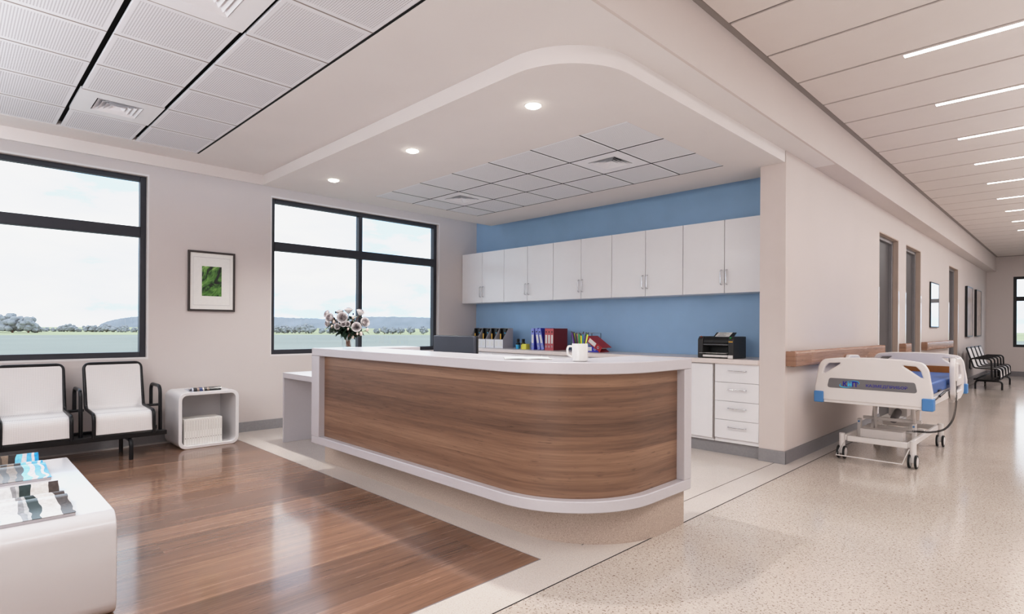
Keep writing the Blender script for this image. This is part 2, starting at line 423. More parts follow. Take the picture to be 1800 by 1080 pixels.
# window wall with two openings
W1 = (-1.2, 1.505, 0.915, 2.83); W2 = (2.815, 5.36, 0.905, 2.825)
w = MB()
T = 0.16
ys = [(Y0, W1[0]), (W1[1], W2[0]), (W2[1], YB+0.2)]
for a, b in ys: w.box(XW-T, XW, a, b, 0, 3.2)
for a in (W1, W2):
    w.box(XW-T, XW, a[0], a[1], 0, a[2]); w.box(XW-T, XW, a[0], a[1], a[3], 3.2)
struct('wall_left', w, 'wall', 'beige painted wall with the two big windows', 'wall')
for i, (a, lab, mull) in enumerate(((W1, 'large black framed window above the waiting bench', None), (W2, 'large black framed window with a centre mullion behind the desk', 4.053))):
    y0, y1, z0, z1 = a; X0, X1 = XW-0.13, XW-0.05; fr = 0.055
    t = thing('window_%d' % (i+1), lab, 'window', (XW-0.09, (y0+y1)/2, z0)); t['kind'] = 'structure'
    ox, oy, oz = t.location
    def L(m_, x0, x1, ya, yb, za, zb): m_.box(x0-ox, x1-ox, ya-oy, yb-oy, za-oz, zb-oz)
    m_ = MB()
    L(m_, X0, X1, y0, y0+fr, z0, z1); L(m_, X0, X1, y1-fr, y1, z0, z1)
    L(m_, X0, X1, y0+fr, y1-fr, z0, z0+fr); L(m_, X0, X1, y0+fr, y1-fr, z1-fr*0.9, z1)
    L(m_, X0, X1+0.01, y0+fr, y1-fr, 2.187, 2.295)
    if mull:
        L(m_, X0, X1, mull-0.028, mull+0.028, z0+fr, z1-fr*0.9)
    obj('window_frame', m_, 'dark_alu', t, 0.004)
    if i == 0:
        for ym in (0.15,): L(MB(), 0, 1, 0, 1, 0, 1)
    cells = [(y0+fr, mull-0.028), (mull+0.028, y1-fr)] if mull else [(y0+fr, y1-fr)]
    for ya, yb in cells:
        for za, zb in ((z0+fr, 2.187), (2.295, z1-fr*0.9)):
            g = MB(); xm = XW-0.095-ox
            g.quad((xm, ya-oy, za-oz), (xm, yb-oy, za-oz), (xm, yb-oy, zb-oz), (xm, ya-oy, zb-oz))
            obj('window_pane', g, 'pane', t, smooth=False)
# reveals painted white
rv = MB()
for y0, y1, z0, z1 in (W1, W2):
    rv.box(XW-0.05, XW+0.003, y0-0.012, y1+0.012, z0-0.02, z0-0.001); rv.box(XW-0.05, XW+0.003, y0-0.012, y1+0.012, z1+0.001, z1+0.02)
    rv.box(XW-0.05, XW+0.0025, y1+0.001, y1+0.014, z0-0.021, z1+0.021); rv.box(XW-0.05, XW+0.0025, y0-0.014, y0-0.001, z0-0.021, z1+0.021)
struct('trim_4', rv, 'white_paint', 'white edge trim around the window openings', 'window trim')
# back wall of the alcove
struct('wall_back', MB().box(XW, -2.18, YB, YB+0.2, 0, 3.2), 'blue', 'blue painted wall behind the cabinets', 'wall')
# corridor wall with door openings
DO = [(8.93, 10.05), (10.57, 11.69), (14.57, 15.75)]; ZD = 2.585; TW = 0.23
w = MB(); ya = YC
for a, b in DO:
    w.box(XC-TW, XC, ya, a, 0, ZM); w.box(XC-TW, XC, a, b, ZD, ZM); ya = b
w.box(XC-TW, XC, ya, YE, 0, ZM)
struct('wall_right', w, 'wall', 'long beige corridor wall with three door openings', 'wall')
struct('wall_right.001', MB().box(XC-TW-0.002, XC+0.0015, YC-0.004, YC+0.012, 0, ZS), 'column', 'pale end face of the corridor wall beside the cabinets', 'wall')
for i, (a, b) in enumerate(DO):
    lab = ('first grey corridor door, nearest the hospital bed', 'second grey corridor door, just past the first one', 'third grey corridor door, beside the two hanging pictures')[i]
    t = thing('door_%d' % (i+1), lab, 'door', (XC-0.13, (a+b)/2, 0)); t['kind'] = 'structure'
    hw = (b-a)/2
    obj('door_leaf', MB().box(-0.03, 0.02, -hw+0.06, hw-0.06, 0.0, ZD-0.06), 'door', t, 0.003)
    obj('door_frame', MB().box(-0.05, 0.06, -hw, -hw+0.06, 0, ZD).box(-0.05, 0.06, hw-0.06, hw, 0, ZD).box(-0.05, 0.06, -hw+0.06, hw-0.06, ZD-0.06, ZD), 'door_frame', t, 0.003)
    obj('door_jamb', MB().box(0.062, 0.128, hw-0.012, hw-0.001, 0, ZD-0.001).box(0.062, 0.128, -hw+0.001, -hw+0.012, 0, ZD-0.001).box(0.062, 0.128, -hw+0.012, hw-0.012, ZD-0.013, ZD-0.001), 'jamb', t)
    h = MB().tube(fillet([(0.02, -hw+0.16, 0.95), (0.07, -hw+0.16, 0.95), (0.07, -hw+0.16, 1.25), (0.02, -hw+0.16, 1.25)], 0.02), 0.01)
    obj('door_handle', h, 'chrome', t)
# end wall with window
EWX = (-1.375, 0.35, 0.80, 2.74)
w = MB(); w.box(-2.6, EWX[0], YE, YE+0.2, 0, 3.5).box(EWX[1], X2, YE, YE+0.2, 0, 3.5).box(EWX[0], EWX[1], YE, YE+0.2, 0, EWX[2]).box(EWX[0], EWX[1], YE, YE+0.2, EWX[3], 3.5)
struct('wall_end', w, 'wall', 'beige end wall of the corridor with a window', 'wall')
t = thing('window_3', 'black framed window in the far end wall of the corridor', 'window', (0, YE+0.05, 0)); t['kind'] = 'structure'
m_ = MB(); f_ = 0.07
m_.box(EWX[0], EWX[0]+f_, -0.05, 0.05, EWX[2], EWX[3]).box(EWX[1]-f_, EWX[1], -0.05, 0.05, EWX[2], EWX[3]).box(EWX[0]+f_, EWX[1]-f_, -0.05, 0.05, EWX[2], EWX[2]+f_).box(EWX[0]+f_, EWX[1]-f_, -0.05, 0.05, EWX[3]-f_, EWX[3]).box(EWX[0]+f_, EWX[1]-f_, -0.05, 0.05, 2.07, 2.19)
obj('window_frame', m_, 'black_metal', t)
for za, zb in ((EWX[2]+f_, 2.07), (2.19, EWX[3]-f_)):
    obj('window_pane', MB().quad((EWX[0]+f_, 0, za), (EWX[1]-f_, 0, za), (EWX[1]-f_, 0, zb), (EWX[0]+f_, 0, zb)), 'pane', t, smooth=False)
struct('wall_far_right', MB().box(X2, X2+0.15, Y0-0.15, YE, 0, 3.4), 'wall', 'plain opposite wall of the corridor, out of view, added to block sky light', 'wall')  # added unseen wall, cuts the sky light from the corridor side
struct('wall_front', MB().box(XW-0.16, X2, Y0-0.15, Y0, 0, 3.4), 'wall', 'plain wall behind the viewer, out of view, added to block sky light', 'wall')  # added unseen wall, shuts out the sky behind the viewer
# skirtings
struct('baseboard_left', MB().box(XW, XW+0.02, Y0, YB, 0, 0.115), 'base_grey', 'grey skirting along the window wall', 'skirting')
b = MB(); ya = YC-0.014
for a, c in DO: b.box(XC, XC+0.014, ya, a, 0, 0.118); ya = c
b.box(XC, XC+0.014, ya, YE, 0, 0.118)
struct('baseboard_right', b, 'base_grey_dark', 'grey skirting along the corridor wall', 'skirting')
struct('baseboard_column', MB().box(-2.182, XC+0.014, YC-0.016, YC-0.004, 0, 0.118), 'base_grey', 'grey skirting across the end of the corridor wall', 'skirting')
struct('baseboard_end', MB().box(XC+0.014, X2, YE-0.014, YE, 0, 0.13), 'base_grey_dark', 'grey skirting along the far end wall', 'skirting')
struct('baseboard_back', MB().box(XW+0.02, -2.182, 5.545, 5.56, 0, 0.12), 'base_grey', 'grey plinth skirting under the base cabinets', 'skirting')

# ------------------------------------------------------------------ ceilings
TX = [-6.02+0.53*k for k in range(8)]; TY = [-0.945+0.5325*k for k in range(6)]
c = MB()
XP = -6.345
c.box(XP, TX[0], Y0, 6.3, ZM, ZM+0.06); c.box(TX[-1], XB-0.02, Y0, 6.3, ZM, ZM+0.06)
c.box(TX[0], TX[-1], Y0, TY[0], ZM, ZM+0.06); c.box(TX[0], TX[-1], TY[-1], 3.5, ZM, ZM+0.06).box(TX[0], TX[-1], 3.5, 6.3, ZM+0.001, ZM+0.06)
struct('ceiling', c, 'white_paint', 'white plaster ceiling over the waiting area', 'ceiling')
c = MB()
for i in range(7):
    for j in range(5):
        if j == 3 and i in (1, 5): continue
        c.box(TX[i]+0.004, TX[i+1]-0.004, TY[j]+0.016, TY[j+1]-0.016, ZM+0.004, ZM+0.022)
struct('ceiling.001', c, 'tile_main', 'perforated square tiles in the ceiling over the waiting area', 'ceiling tiles', 0.002)
struct('ceiling.002', MB().box(TX[0], TX[-1], TY[0], TY[-1], ZM+0.045, ZM+0.06), 'black_gap', 'black void above the ceiling tiles of the waiting area', 'ceiling')
# rows seams in grey
c = MB()
for i in range(1, 7):
    for j in range(5): c.box(TX[i]-0.0045, TX[i]+0.0045, TY[j]+0.016, TY[j+1]-0.016, ZM+0.003, ZM+0.0045)
struct('ceiling.012', MB().box(TX[0], TX[-1], TY[-1]-0.016, TY[-1]-0.002, ZM+0.002, ZM+0.004), 'black_gap', 'black joint along the edge of the tiled ceiling field', 'ceiling')
struct('ceiling.003', c, 'gap_grey', 'grey seams between the ceiling tiles of the waiting area', 'ceiling')
# pelmet along the window wall, beam, corridor wall top
struct('ceiling.004', MB().box(XP-0.03, XP, Y0, 5.86, ZS, ZM+0.06).box(XW, XP-0.03, Y0, 6.3, 3.1, 3.16).box(XP-0.03, -2.3, 5.85, 5.88, ZS, ZM).box(XP-0.03, -2.2, 5.85, 6.3, ZM+0.06, ZM+0.1), 'white_paint', 'white pelmet edge of the dropped ceiling beside the windows', 'ceiling')
struct('ceiling.005', MB().box(-2.4, XB-0.02, 6.3, YE, ZM, ZM+0.06).box(XB-0.02, XB, Y0, YE, ZM, ZC+0.06), 'wall', 'beige beam running along the corridor ceiling', 'beam')
# dropped soffit above the desk, rounded at its outer corner
def arc_path(x0, y0, x1, y1, r, n=18):
    """from left end along y=y0, round corner, then up x=x1 to y1"""
    o = [(x0, y0), ((x0+x1-r)/2, y0)]
    for k in range(n+1):
        a = -PI/2+PI/2*k/n; o.append((x1-r+r*math.cos(a), y0+r+r*math.sin(a)))
    o.append((x1, y1)); return o
SX = [-5.955, -5.5825, -5.04, -4.4975, -3.955, -3.4125, -2.87, -2.42]; SY = [3.6, 4.1425, 4.685, 5.2275]
sp = arc_path(XP, 2.452, -1.957, 5.5, 0.5)
hole = (SX[0], SX[-1], SY[0], SY[-1])
c = MB()
# soffit underside split round the tile field
poly = sp[:-1] + [(-1.957, SY[0]), (XP, SY[0])]
c.prism(poly, 'z', ZS, ZM)
c.box(XP, hole[0], SY[0], 5.85, ZS, ZM); c.prism([(hole[1], SY[0]), (-1.957, SY[0]), (-1.957, 5.502), (-2.182, 5.502), (-2.182, 5.85), (hole[1], 5.85)], 'z', ZS, ZM); c.box(hole[0], hole[1], SY[-1], 5.85, ZS, ZM)
c.box(hole[0], hole[1], SY[0], SY[-1], ZM-0.02, ZM)
struct('ceiling.006', c, 'white_paint', 'white dropped ceiling with a rounded corner above the desk', 'ceiling')
c = MB()
VENT_S = ((5, 1), (1, 1))
for i in range(7):
    for j in range(3):
        if (i, j) in VENT_S: continue
        c.box(SX[i]+0.004, SX[i+1]-0.004, SY[j]+0.005, SY[j+1]-0.005, ZS+0.003, ZS+0.02)
struct('ceiling.007', c, 'tile_soffit', 'perforated square tiles in the dropped ceiling above the desk', 'ceiling tiles', 0.002)
c = MB()
for i in range(1, 7): c.box(SX[i]-0.0035, SX[i]+0.0035, SY[0], SY[-1], ZS+0.0005, ZS+0.003)
for j in range(1, 4): c.box(SX[0], SX[-1], SY[j]-0.0045, SY[j]+0.0045, ZS+0.0005, ZS+0.003)
c.box(SX[0], SX[-1], SY[0]-0.002, SY[0]+0.002, ZS+0.0005, ZS+0.003)
struct('ceiling.011', c, 'black_gap', 'thin dark joints between the tiles of the dropped ceiling', 'ceiling')
struct('ceiling.008', MB().box(SX[0]+0.0, SX[-1], SY[0], SY[-1], ZS+0.035, ZS+0.05), 'black_gap', 'black void above the tiles of the dropped ceiling', 'ceiling')
# corridor ceiling of broad panels
c = MB(); yk = 3.72-0.65*9
SEAM = [3.72+0.65*k for k in range(-9, 27)]
for a, b in zip(SEAM[:-1], SEAM[1:]):
    c.box(-1.685, X2, a+0.014, min(b, YE)-0.014, ZC, ZC+0.012)
struct('ceiling.009', c, 'corr_panel', 'broad pale panels of the corridor ceiling', 'ceiling', 0.002)
struct('ceiling.010', MB().box(XB, X2, Y0, YE, ZC+0.012, ZC+0.06), 'gap_grey', 'grey backing seen in the gaps of the corridor ceiling', 'ceiling')

# ------------------------------------------------------------------ ceiling fittings
def vent(cx, cy, z, sx, sy, label):
    t = thing('ceiling_vent', label, 'vent', (cx, cy, z), 0, 'square ceiling vents')
    hx, hy = sx/2-0.005, sy/2-0.007; k = 0.56
    def rect(a, b): return [(-a, -b), (a, -b), (a, b), (-a, b)]
    obj('frame', MB().ring_prism(rect(hx, hy), rect(hx*k, hy*k), 'z', 0.0, 0.02), 'vent_white', t)
    obj('backing', MB().box(-hx*k, hx*k, -hy*k, hy*k, 0.05, 0.055), 'plastic_grey', t)
    for q in range(4):
        a = hx*k*(1-q*0.22)*0.97; a2 = a-0.058*(1-q*0.05)
        b_ = hy*k*(1-q*0.22)*0.97; b2 = b_-0.058*(1-q*0.05)
        m_ = MB()
        # a square louvre ring sloping up towards the centre
        lo = [m_.b.verts.new((x, y, -0.004+0.001*q)) for x, y in rect(a, b_)]
        hi = [m_.b.verts.new((x, y, 0.034)) for x, y in rect(max(a2, 0.004), max(b2, 0.004))]
        lo2 = [m_.b.verts.new((x*0.985, y*0.985, 0.0+0.001*q)) for x, y in rect(a, b_)]
        for i in range(4):
            j = (i+1) % 4
            m_.b.faces.new((lo[i], lo[j], hi[j], hi[i])); m_.b.faces.new((lo[j], lo[i], lo2[i], lo2[j]))
        obj('louvre', m_, 'vent_white', t, smooth=False)
    return t
vent((TX[1]+TX[2])/2, (TY[3]+TY[4])/2, ZM+0.002, 0.53, 0.5325, 'square white vent in the waiting area ceiling, beside the left window')
vent((TX[5]+TX[6])/2, (TY[3]+TY[4])/2, ZM+0.002, 0.53, 0.5325, 'square white vent cut off by the top edge of the picture')
vent((SX[5]+SX[6])/2, (SY[1]+SY[2])/2, ZS+0.002, 0.5425, 0.5425, 'square white vent in the dropped ceiling, nearer the corridor')
vent((SX[1]+SX[2])/2, (SY[1]+SY[2])/2, ZS+0.002, 0.5425, 0.5425, 'square white vent in the dropped ceiling, nearer the windows')
for i, x in enumerate((-2.712, -4.161, -5.594)):
    lab = ('round glowing downlight nearest the rounded ceiling corner', 'round glowing downlight in the middle of the row of three', 'round glowing downlight nearest the window wall')[i]
    t = thing('recessed_downlight', lab, 'ceiling light', (x, 2.893, ZS), 0, 'round downlights in the dropped ceiling')
    obj('trim_ring', MB().lathe([(0.052, 0.0), (0.058, -0.003), (0.064, -0.001), (0.064, 0.004), (0.052, 0.004)], closed=True), 'plastic_white', t)
    obj('lens', MB().lathe([(0.05, 0.002), (0.05, -0.008), (0.035, -0.015), (0.001, -0.017)]), 'lamp', t)
    l = bpy.data.lights.new('downlight_lamp', 'SPOT'); l.energy = 130; l.spot_size = math.radians(130); l.spot_blend = 0.8; l.shadow_soft_size = 0.05; l.color = (1, 0.97, 0.93)
    lo = bpy.data.objects.new('downlight_lamp', l); COL.objects.link(lo); lo.location = (x, 2.893, ZS-0.02)
names = ['nearest', 'second', 'third', 'fourth', 'fifth', 'sixth', 'seventh', 'eighth', 'farthest']
proto = None
for k in range(9):
    y = 5.045+1.3*k
    lab = names[k] + ' glowing strip light along the corridor ceiling' if k in (0, 8) else names[k] + ' glowing strip light of the corridor ceiling, counted from the camera'
    if proto is None:
        proto = thing('ceiling_strip_light', lab, 'ceiling light', (-0.955, y, ZC), 0, 'strip lights in the corridor ceiling')
        obj('lens', MB().box(0, 1.25, 0, 0.05, -0.006, 0.011), 'strip', proto)
        obj('housing', MB().box(-0.004, 1.254, -0.004, 0.0, -0.004, 0.0).box(-0.004, 1.254, 0.05, 0.054, -0.004, 0.0).box(-0.004, 0.0, 0.0, 0.05, -0.004, 0.0).box(1.25, 1.254, 0.0, 0.05, -0.004, 0.0), 'plastic_white', proto)
    else: dup(proto, (-0.955, y, ZC), None, lab)

# ------------------------------------------------------------------ reception desk
t = thing('reception_desk', 'white framed reception desk with a wood plank front and rounded corner', 'reception desk', (-3.2, 2.6, 0))
def off(p): return [(x+3.2, y-2.6) for x, y in p]
XL, YF, XR, YR, RAD = -4.77, 2.27, -1.755, 3.36, 0.62
ZB, ZT, FT, BT = 0.235, 1.062, 0.066, 0.066
def path(d, x0, y1, r=RAD): return off(arc_path(x0, YF+d, XR-d, y1, max(r-d, 0.06), 22))
top_o = path(0, XL, YR); top_i = path(0.44, XL+0.26, YR)
poly = top_o + top_i[::-1][:-1] + off([(XL+0.26, YF+0.44), (XL+0.26, 3.24), (XL, 3.24)])
obj('counter_top', MB().prism(poly, 'z', ZT-FT, ZT), 'solid', t, 0.005)
obj('base_rail', MB().band(path(0, XL, YR), path(0.16, XL, YR), ZB, ZB+BT), 'solid', t, 0.005)
obj('end_post', MB().box(XL+3.2, XL+0.14+3.2, YF-2.6, YF+0.30-2.6, ZB+BT, ZT-FT), 'solid', t, 0.003)
obj('end_post', MB().box(XR-0.16+3.2, XR+3.2, YR-0.09-2.6, YR-2.6, ZB+BT, ZT-FT), 'solid', t, 0.003)
obj('wood_panel', MB().band(path(0.052, XL+0.14, YR-0.09), path(0.085, XL+0.14, YR-0.09), ZB+BT, ZT-FT, True), 'wood_desk', t)
obj('inner_panel', MB().band(path(0.09, XL+0.14, YR-0.09), path(0.12, XL+0.14, YR-0.09), ZB+BT, ZT-FT), 'solid', t)
kp = off(arc_path(-4.95, 2.49, -1.803, 3.355, 0.6, 22)); ki = off(arc_path(-4.95, 2.56, -1.873, 3.355, 0.53, 22))
obj('plinth', MB().band(kp, ki, 0.0, ZB-0.001), 'terr_kick', t)
obj('arm_panel', MB().box(XL+0.02+3.2, XL+0.06+3.2, YF+0.31-2.6, 3.2-2.6, 0.0, ZT-FT), 'solid', t)
obj('work_surface', MB().box(-6.09+3.2, -2.6+3.2, 2.575-2.6, 3.3-2.6, 0.695, 0.752), 'solid', t, 0.003)
obj('side_panel', MB().box(-6.09+3.2, -6.06+3.2, 2.575-2.6, 3.3-2.6, 0.0, 0.695), 'solid', t, 0.003)

# ------------------------------------------------------------------ worktop and cabinets at the back
ZW = 0.952
o = obj('worktop', MB().box(XW+0.001, -2.182, 5.475, YB-0.002, 0.905, ZW), 'worktop', None, 0.006)
tag(o, 'long pale worktop on the white base cabinets below the blue wall', 'worktop')
bx = [-6.86, -5.92, -4.98, -4.04, -3.10]
proto = None
def base_cab():
    p = thing('base_cabinet', '', 'cabinet', (0, 5.5, 0), 0, 'white base cabinets with doors')
    obj('carcass', MB().box(0.001, 0.939, 0.02, 0.62, 0.122, 0.904), 'laminate', p)
    for k in (0, 1): obj('door', MB().box(0.003+k*0.47, 0.467+k*0.47, 0, 0.018, 0.15, 0.89), 'laminate', p, 0.002)
    return p
labs = ['white base cabinet in the corner by the window', 'white base cabinet under the blue binders', 'white base cabinet behind the mug of pens', 'white base cabinet in the middle of the row, hidden behind the counter']
for k in range(4):
    if proto is None:
        proto = base_cab(); proto.location.x = bx[0]; proto['label'] = labs[0]
    else: dup(proto, (bx[k], 5.5, 0), None, labs[k])
p = thing('base_cabinet', 'white single door base cabinet beside the drawers', 'cabinet', (-3.10, 5.5, 0), 0, 'white base cabinets with doors')
obj('carcass', MB().box(0.001, 0.464, 0.02, 0.62, 0.122, 0.904), 'laminate', p)
obj('door', MB().box(0.004, 0.455, 0, 0.018, 0.15, 0.895), 'laminate', p, 0.002)
p = thing('drawer_cabinet', 'white base cabinet with four drawers below the printer', 'cabinet', (-2.63, 5.5, 0))
obj('carcass', MB().box(0.001, 0.448, 0.02, 0.62, 0.122, 0.904), 'laminate', p)
obj('side_strip', MB().box(-0.006, 0.004, 0.002, 0.02, 0.14, 0.9), 'gap_grey', p)
for k in range(4):
    z0 = 0.162+0.1865*k
    d = obj('drawer', MB().box(0.008, 0.446, 0, 0.018, z0, z0+0.183), 'laminate', p, 0.002)
    h = MB().tube(fillet([(0.150, 0.0, z0+0.118), (0.150, -0.028, z0+0.118), (0.325, -0.028, z0+0.118), (0.325, 0.0, z0+0.118)], 0.012), 0.0045, 8)
    obj('handle', h, 'chrome', d)
# wall cabinets
proto = None
labs = ['white two door wall cabinet in the corner by the window', 'second white wall cabinet from the window', 'white wall cabinet in the middle of the row of five', 'fourth white wall cabinet from the window', 'white wall cabinet above the printer, nearest the corridor']
for k in range(5):
    x = -6.995+0.9585*k
    if proto is None:
        proto = thing('wall_cabinet', labs[0], 'cabinet', (x, 5.83, 1.63), 0, 'white wall cabinets')
        obj('carcass', MB().box(0.001, 0.957, 0.019, 0.30, 0.0, 0.775), 'laminate', proto)
        for s in (0, 1):
            d = obj('door', MB().box(0.003+s*0.479, 0.476+s*0.479, 0, 0.018, 0.0, 0.775), 'laminate', proto, 0.002)
            hx = 0.449+s*0.06
            obj('handle', MB().tube(fillet([(hx, 0, 0.09), (hx, -0.03, 0.09), (hx, -0.03, 0.245), (hx, 0, 0.245)], 0.015), 0.005, 8), 'chrome', d)
    else: dup(proto, (x, 5.83, 1.63), None, labs[k])

# ------------------------------------------------------------------ things on the worktop
ZI = ZW
# magazine files
proto = None
fx = [-6.479, -6.291, -6.103, -5.915]
labs = ['white magazine file nearest the window, half hidden by the monitor', 'second white magazine file from the window', 'third white magazine file from the window', 'white magazine file with a grey side, nearest the bottles']
for k in range(4):
    x = fx[k]-0.18
    if proto is None:
        p = proto = thing('magazine_file', labs[0], 'magazine file', (x, 5.70, ZI), 0, 'magazine files on the worktop')
        side = [(0, 0), (0.205, 0), (0.205, 0.292), (0.115, 0.292), (0, 0.125)]
        obj('shell', MB().prism(side, 'x', 0.0, 0.005).prism(side, 'x', 0.175, 0.18).prism([(0, 0), (0.005, 0), (0.005, 0.13), (0, 0.125)], 'x', 0.005, 0.175).box(0.005, 0.175, 0.005, 0.205, 0, 0.005).box(0.005, 0.175, 0.20, 0.205, 0.005, 0.292), 'grey_card', p)
        obj('front_label', MB().box(0.02, 0.07, -0.002, 0.0, 0.03, 0.10), 'paper', p, label='white card label on the left half of the front')
        obj('front_label', MB().box(0.11, 0.16, -0.002, 0.0, 0.03, 0.10), 'paper', p, label='white card label on the right half of the front')
        obj('front_sheet', MB().box(0.002, 0.178, -0.0008, 0.0, 0.002, 0.124), 'laminate', p)
    else: dup(proto, (x, 5.70, ZI), None, labs[k])
ordn = ['first', 'second', 'third', 'fourth']
for k in range(4):
    x = fx[k]-0.18
    where = ('in the magazine file nearest the window', 'in the second magazine file from the window', 'in the third magazine file from the window', 'in the magazine file nearest the bottles')[k]
    f = thing('document_folder', 'black folder standing ' + where, 'folder', (x, 5.70, ZI), 0, 'black folders in the magazine files')
    obj('cover', MB().box(0.012, 0.03, 0.09, 0.195, 0.006, 0.286).box(0.03, 0.165, 0.12, 0.195, 0.006, 0.284), 'black_plastic', f)
    obj('spine', MB().box(0.10, 0.135, 0.10, 0.12, 0.006, 0.282), 'dark_plastic', f)
    obj('spine_dot', MB().cyl((0.118, 0.10, 0.22), (0.118, 0.098, 0.22), 0.009, 12), 'cyan_ink', f)
    r = obj('ruler', MB().box(x+0.075, x+0.096, 5.74, 5.746, ZI+0.006, ZI+0.21), 'ochre')
    tag(r, 'ochre ruler standing ' + where, 'ruler', 'ochre rulers in the magazine files')
# ink bottles, note block, pen pot
for k, (x, y, rgb, lab) in enumerate([(-5.695, 5.80, (60, 130, 220), 'small bottle with a blue label and black cap'), (-5.655, 5.74, (70, 180, 230), 'small bottle with a cyan label and black cap'), (-5.61, 5.82, (140, 40, 44), 'small bottle with a dark red label and black cap'), (-5.575, 5.76, (226, 210, 60), 'small bottle with a yellow label and black cap')]):
    mt = plain('bottle_%d' % k, rgb, 0.35, var=0.05)
    b = thing('ink_bottle', lab, 'bottle', (x, y, ZI), 0, 'ink bottles on the worktop')
    obj('body', MB().lathe([(0.024, 0), (0.026, 0.004), (0.026, 0.075), (0.02, 0.085)], seg=16), mt, b)
    obj('shoulder', MB().lathe([(0.0262, 0.06), (0.0262, 0.078), (0.012, 0.092), (0.011, 0.10)], seg=16), 'black_plastic', b)
    obj('cap', MB().lathe([(0.014, 0.10), (0.014, 0.135), (0.010, 0.14)], seg=16), 'black_plastic', b)
o = obj('note_block', MB().box(-5.495, -5.415, 5.66, 5.735, ZI, ZI+0.075), 'yellow', None, 0.002); tag(o, 'yellow block of sticky notes in front of the small bottles', 'note block')
pt = thing('pen_pot', 'dark pen pot beside the blue binders', 'pen pot', (-5.41, 5.80, ZI))
obj('pot', MB().lathe([(0.034, 0), (0.036, 0.002), (0.036, 0.10), (0.033, 0.10), (0.033, 0.006), (0.0, 0.006)], seg=20), 'dark_plastic', pt)
def mk_pen(name, lab, grp, base, dx, dy, ln, rgb, r=0.0045):
    t = thing(name, lab, 'pen', base, 0, grp)
    mt = plain('pen_%d_%d_%d' % rgb, rgb, 0.35, var=0.05)
    d = Vector((dx, dy, 1)).normalized()
    obj('barrel', MB().cyl((0, 0, 0), tuple(d*ln*0.94), r, 8), mt, t)
    obj('tip', MB().cyl(tuple(d*ln*0.94), tuple(d*ln), r*0.9, 8, r*0.45), 'black_plastic', t)
    return t
for i, (rgb, nm, dx, dy) in enumerate([((236, 150, 190), 'pink', -0.25, 0.1), ((150, 210, 60), 'lime green', -0.1, -0.1), ((226, 220, 90), 'yellow', 0.05, 0.1), ((60, 170, 130), 'sea green', 0.2, -0.05)]):
    mk_pen('marker_pen', nm + ' marker standing in the dark pen pot', 'markers in the dark pen pot', (-5.41-dx*0.05, 5.80-dy*0.05, ZI+0.008), dx, dy, 0.165, rgb, 0.006)
# binders
def binder(loc, rot, body, spine, label, group):
    t = thing('ring_binder', label, 'binder', loc, 0, group); t.rotation_euler = rot
    W, D, H = 0.05, 0.29, 0.292
    obj('cover', MB().box(0, 0.004, 0.003, D, 0, H).box(W-0.004, W, 0.003, D, 0, H), body, t)
    obj('spine', MB().box(0, W, 0, 0.003, 0, H), spine, t)
    obj('paper_block', MB().box(0.006, W-0.008, 0.02, D-0.015, 0.006, H-0.012), 'paper', t)
    obj('spine_label', MB().box(0.009, W-0.009, -0.0015, 0.0, 0.09, 0.205), 'paper', t, label='white spine label')
    obj('finger_ring', MB().lathe([(0.008, -0.001), (0.013, -0.001), (0.013, 0.001), (0.008, 0.001)], seg=16, closed=True), 'chrome', t)
    rg = [c for c in COL.objects if c.parent == t and c.name.startswith('finger_ring')][0]
    rg.rotation_euler = (PI/2, 0, 0); rg.location = (W/2, -0.002, 0.05)
    obj('ring_hole', MB().cyl((W/2, -0.0005, 0.245), (W/2, -0.0025, 0.245), 0.010, 14), 'black_plastic', t)
    return t
YBN = 5.70
binder((-5.354, YBN, ZI), (0, 0, 0), 'binder_blue', 'binder_spine', 'upright blue ring binder beside the dark pen pot', 'blue ring binders on the worktop')
binder((-5.236, YBN, ZI), (0, -0.185, 0), 'binder_blue', 'binder_spine', 'first leaning blue ring binder, next to the upright one', 'blue ring binders on the worktop')
binder((-5.166, YBN, ZI), (0, -0.235, 0), 'binder_blue', 'binder_spine', 'leaning blue ring binder next to the red binders', 'blue ring binders on the worktop')
for k, lab in enumerate(('dark red ring binder standing next to the blue binders', 'middle one of the three upright red ring binders', 'upright red ring binder next to the wire rack')):
    binder((-5.104+0.051*k, YBN, ZI), (0, 0, 0), 'binder_red', 'binder_redspine', lab, 'upright red ring binders')
# wire rack
t = thing('wire_rack', 'dark wire document rack behind the white mug', 'wire rack', (-4.55, 5.88, ZI))
m_ = MB()
for z in (0.05, 0.12, 0.19, 0.235):
    m_.tube(fillet([(-0.17, -0.1, z), (0.17, -0.1, z), (0.17, 0.1, z), (-0.17, 0.1, z)], 0.02, 4, True), 0.003, 6, True)
obj('wire_tiers', m_, 'chrome', t)
m_ = MB()
for x in (-0.165, 0.165):
    for y in (-0.095, 0.095): m_.cyl((x, y, 0), (x, y, 0.235), 0.004, 8)
obj('uprights', m_, 'black_metal', t)
for z in (0.05, 0.12, 0.19):
    m_ = MB()
    for k in range(9): m_.cyl((-0.16+0.04*k, -0.1, z), (-0.16+0.04*k, 0.1, z), 0.0015, 6)
    obj('shelf_wires', m_, 'chrome', t)
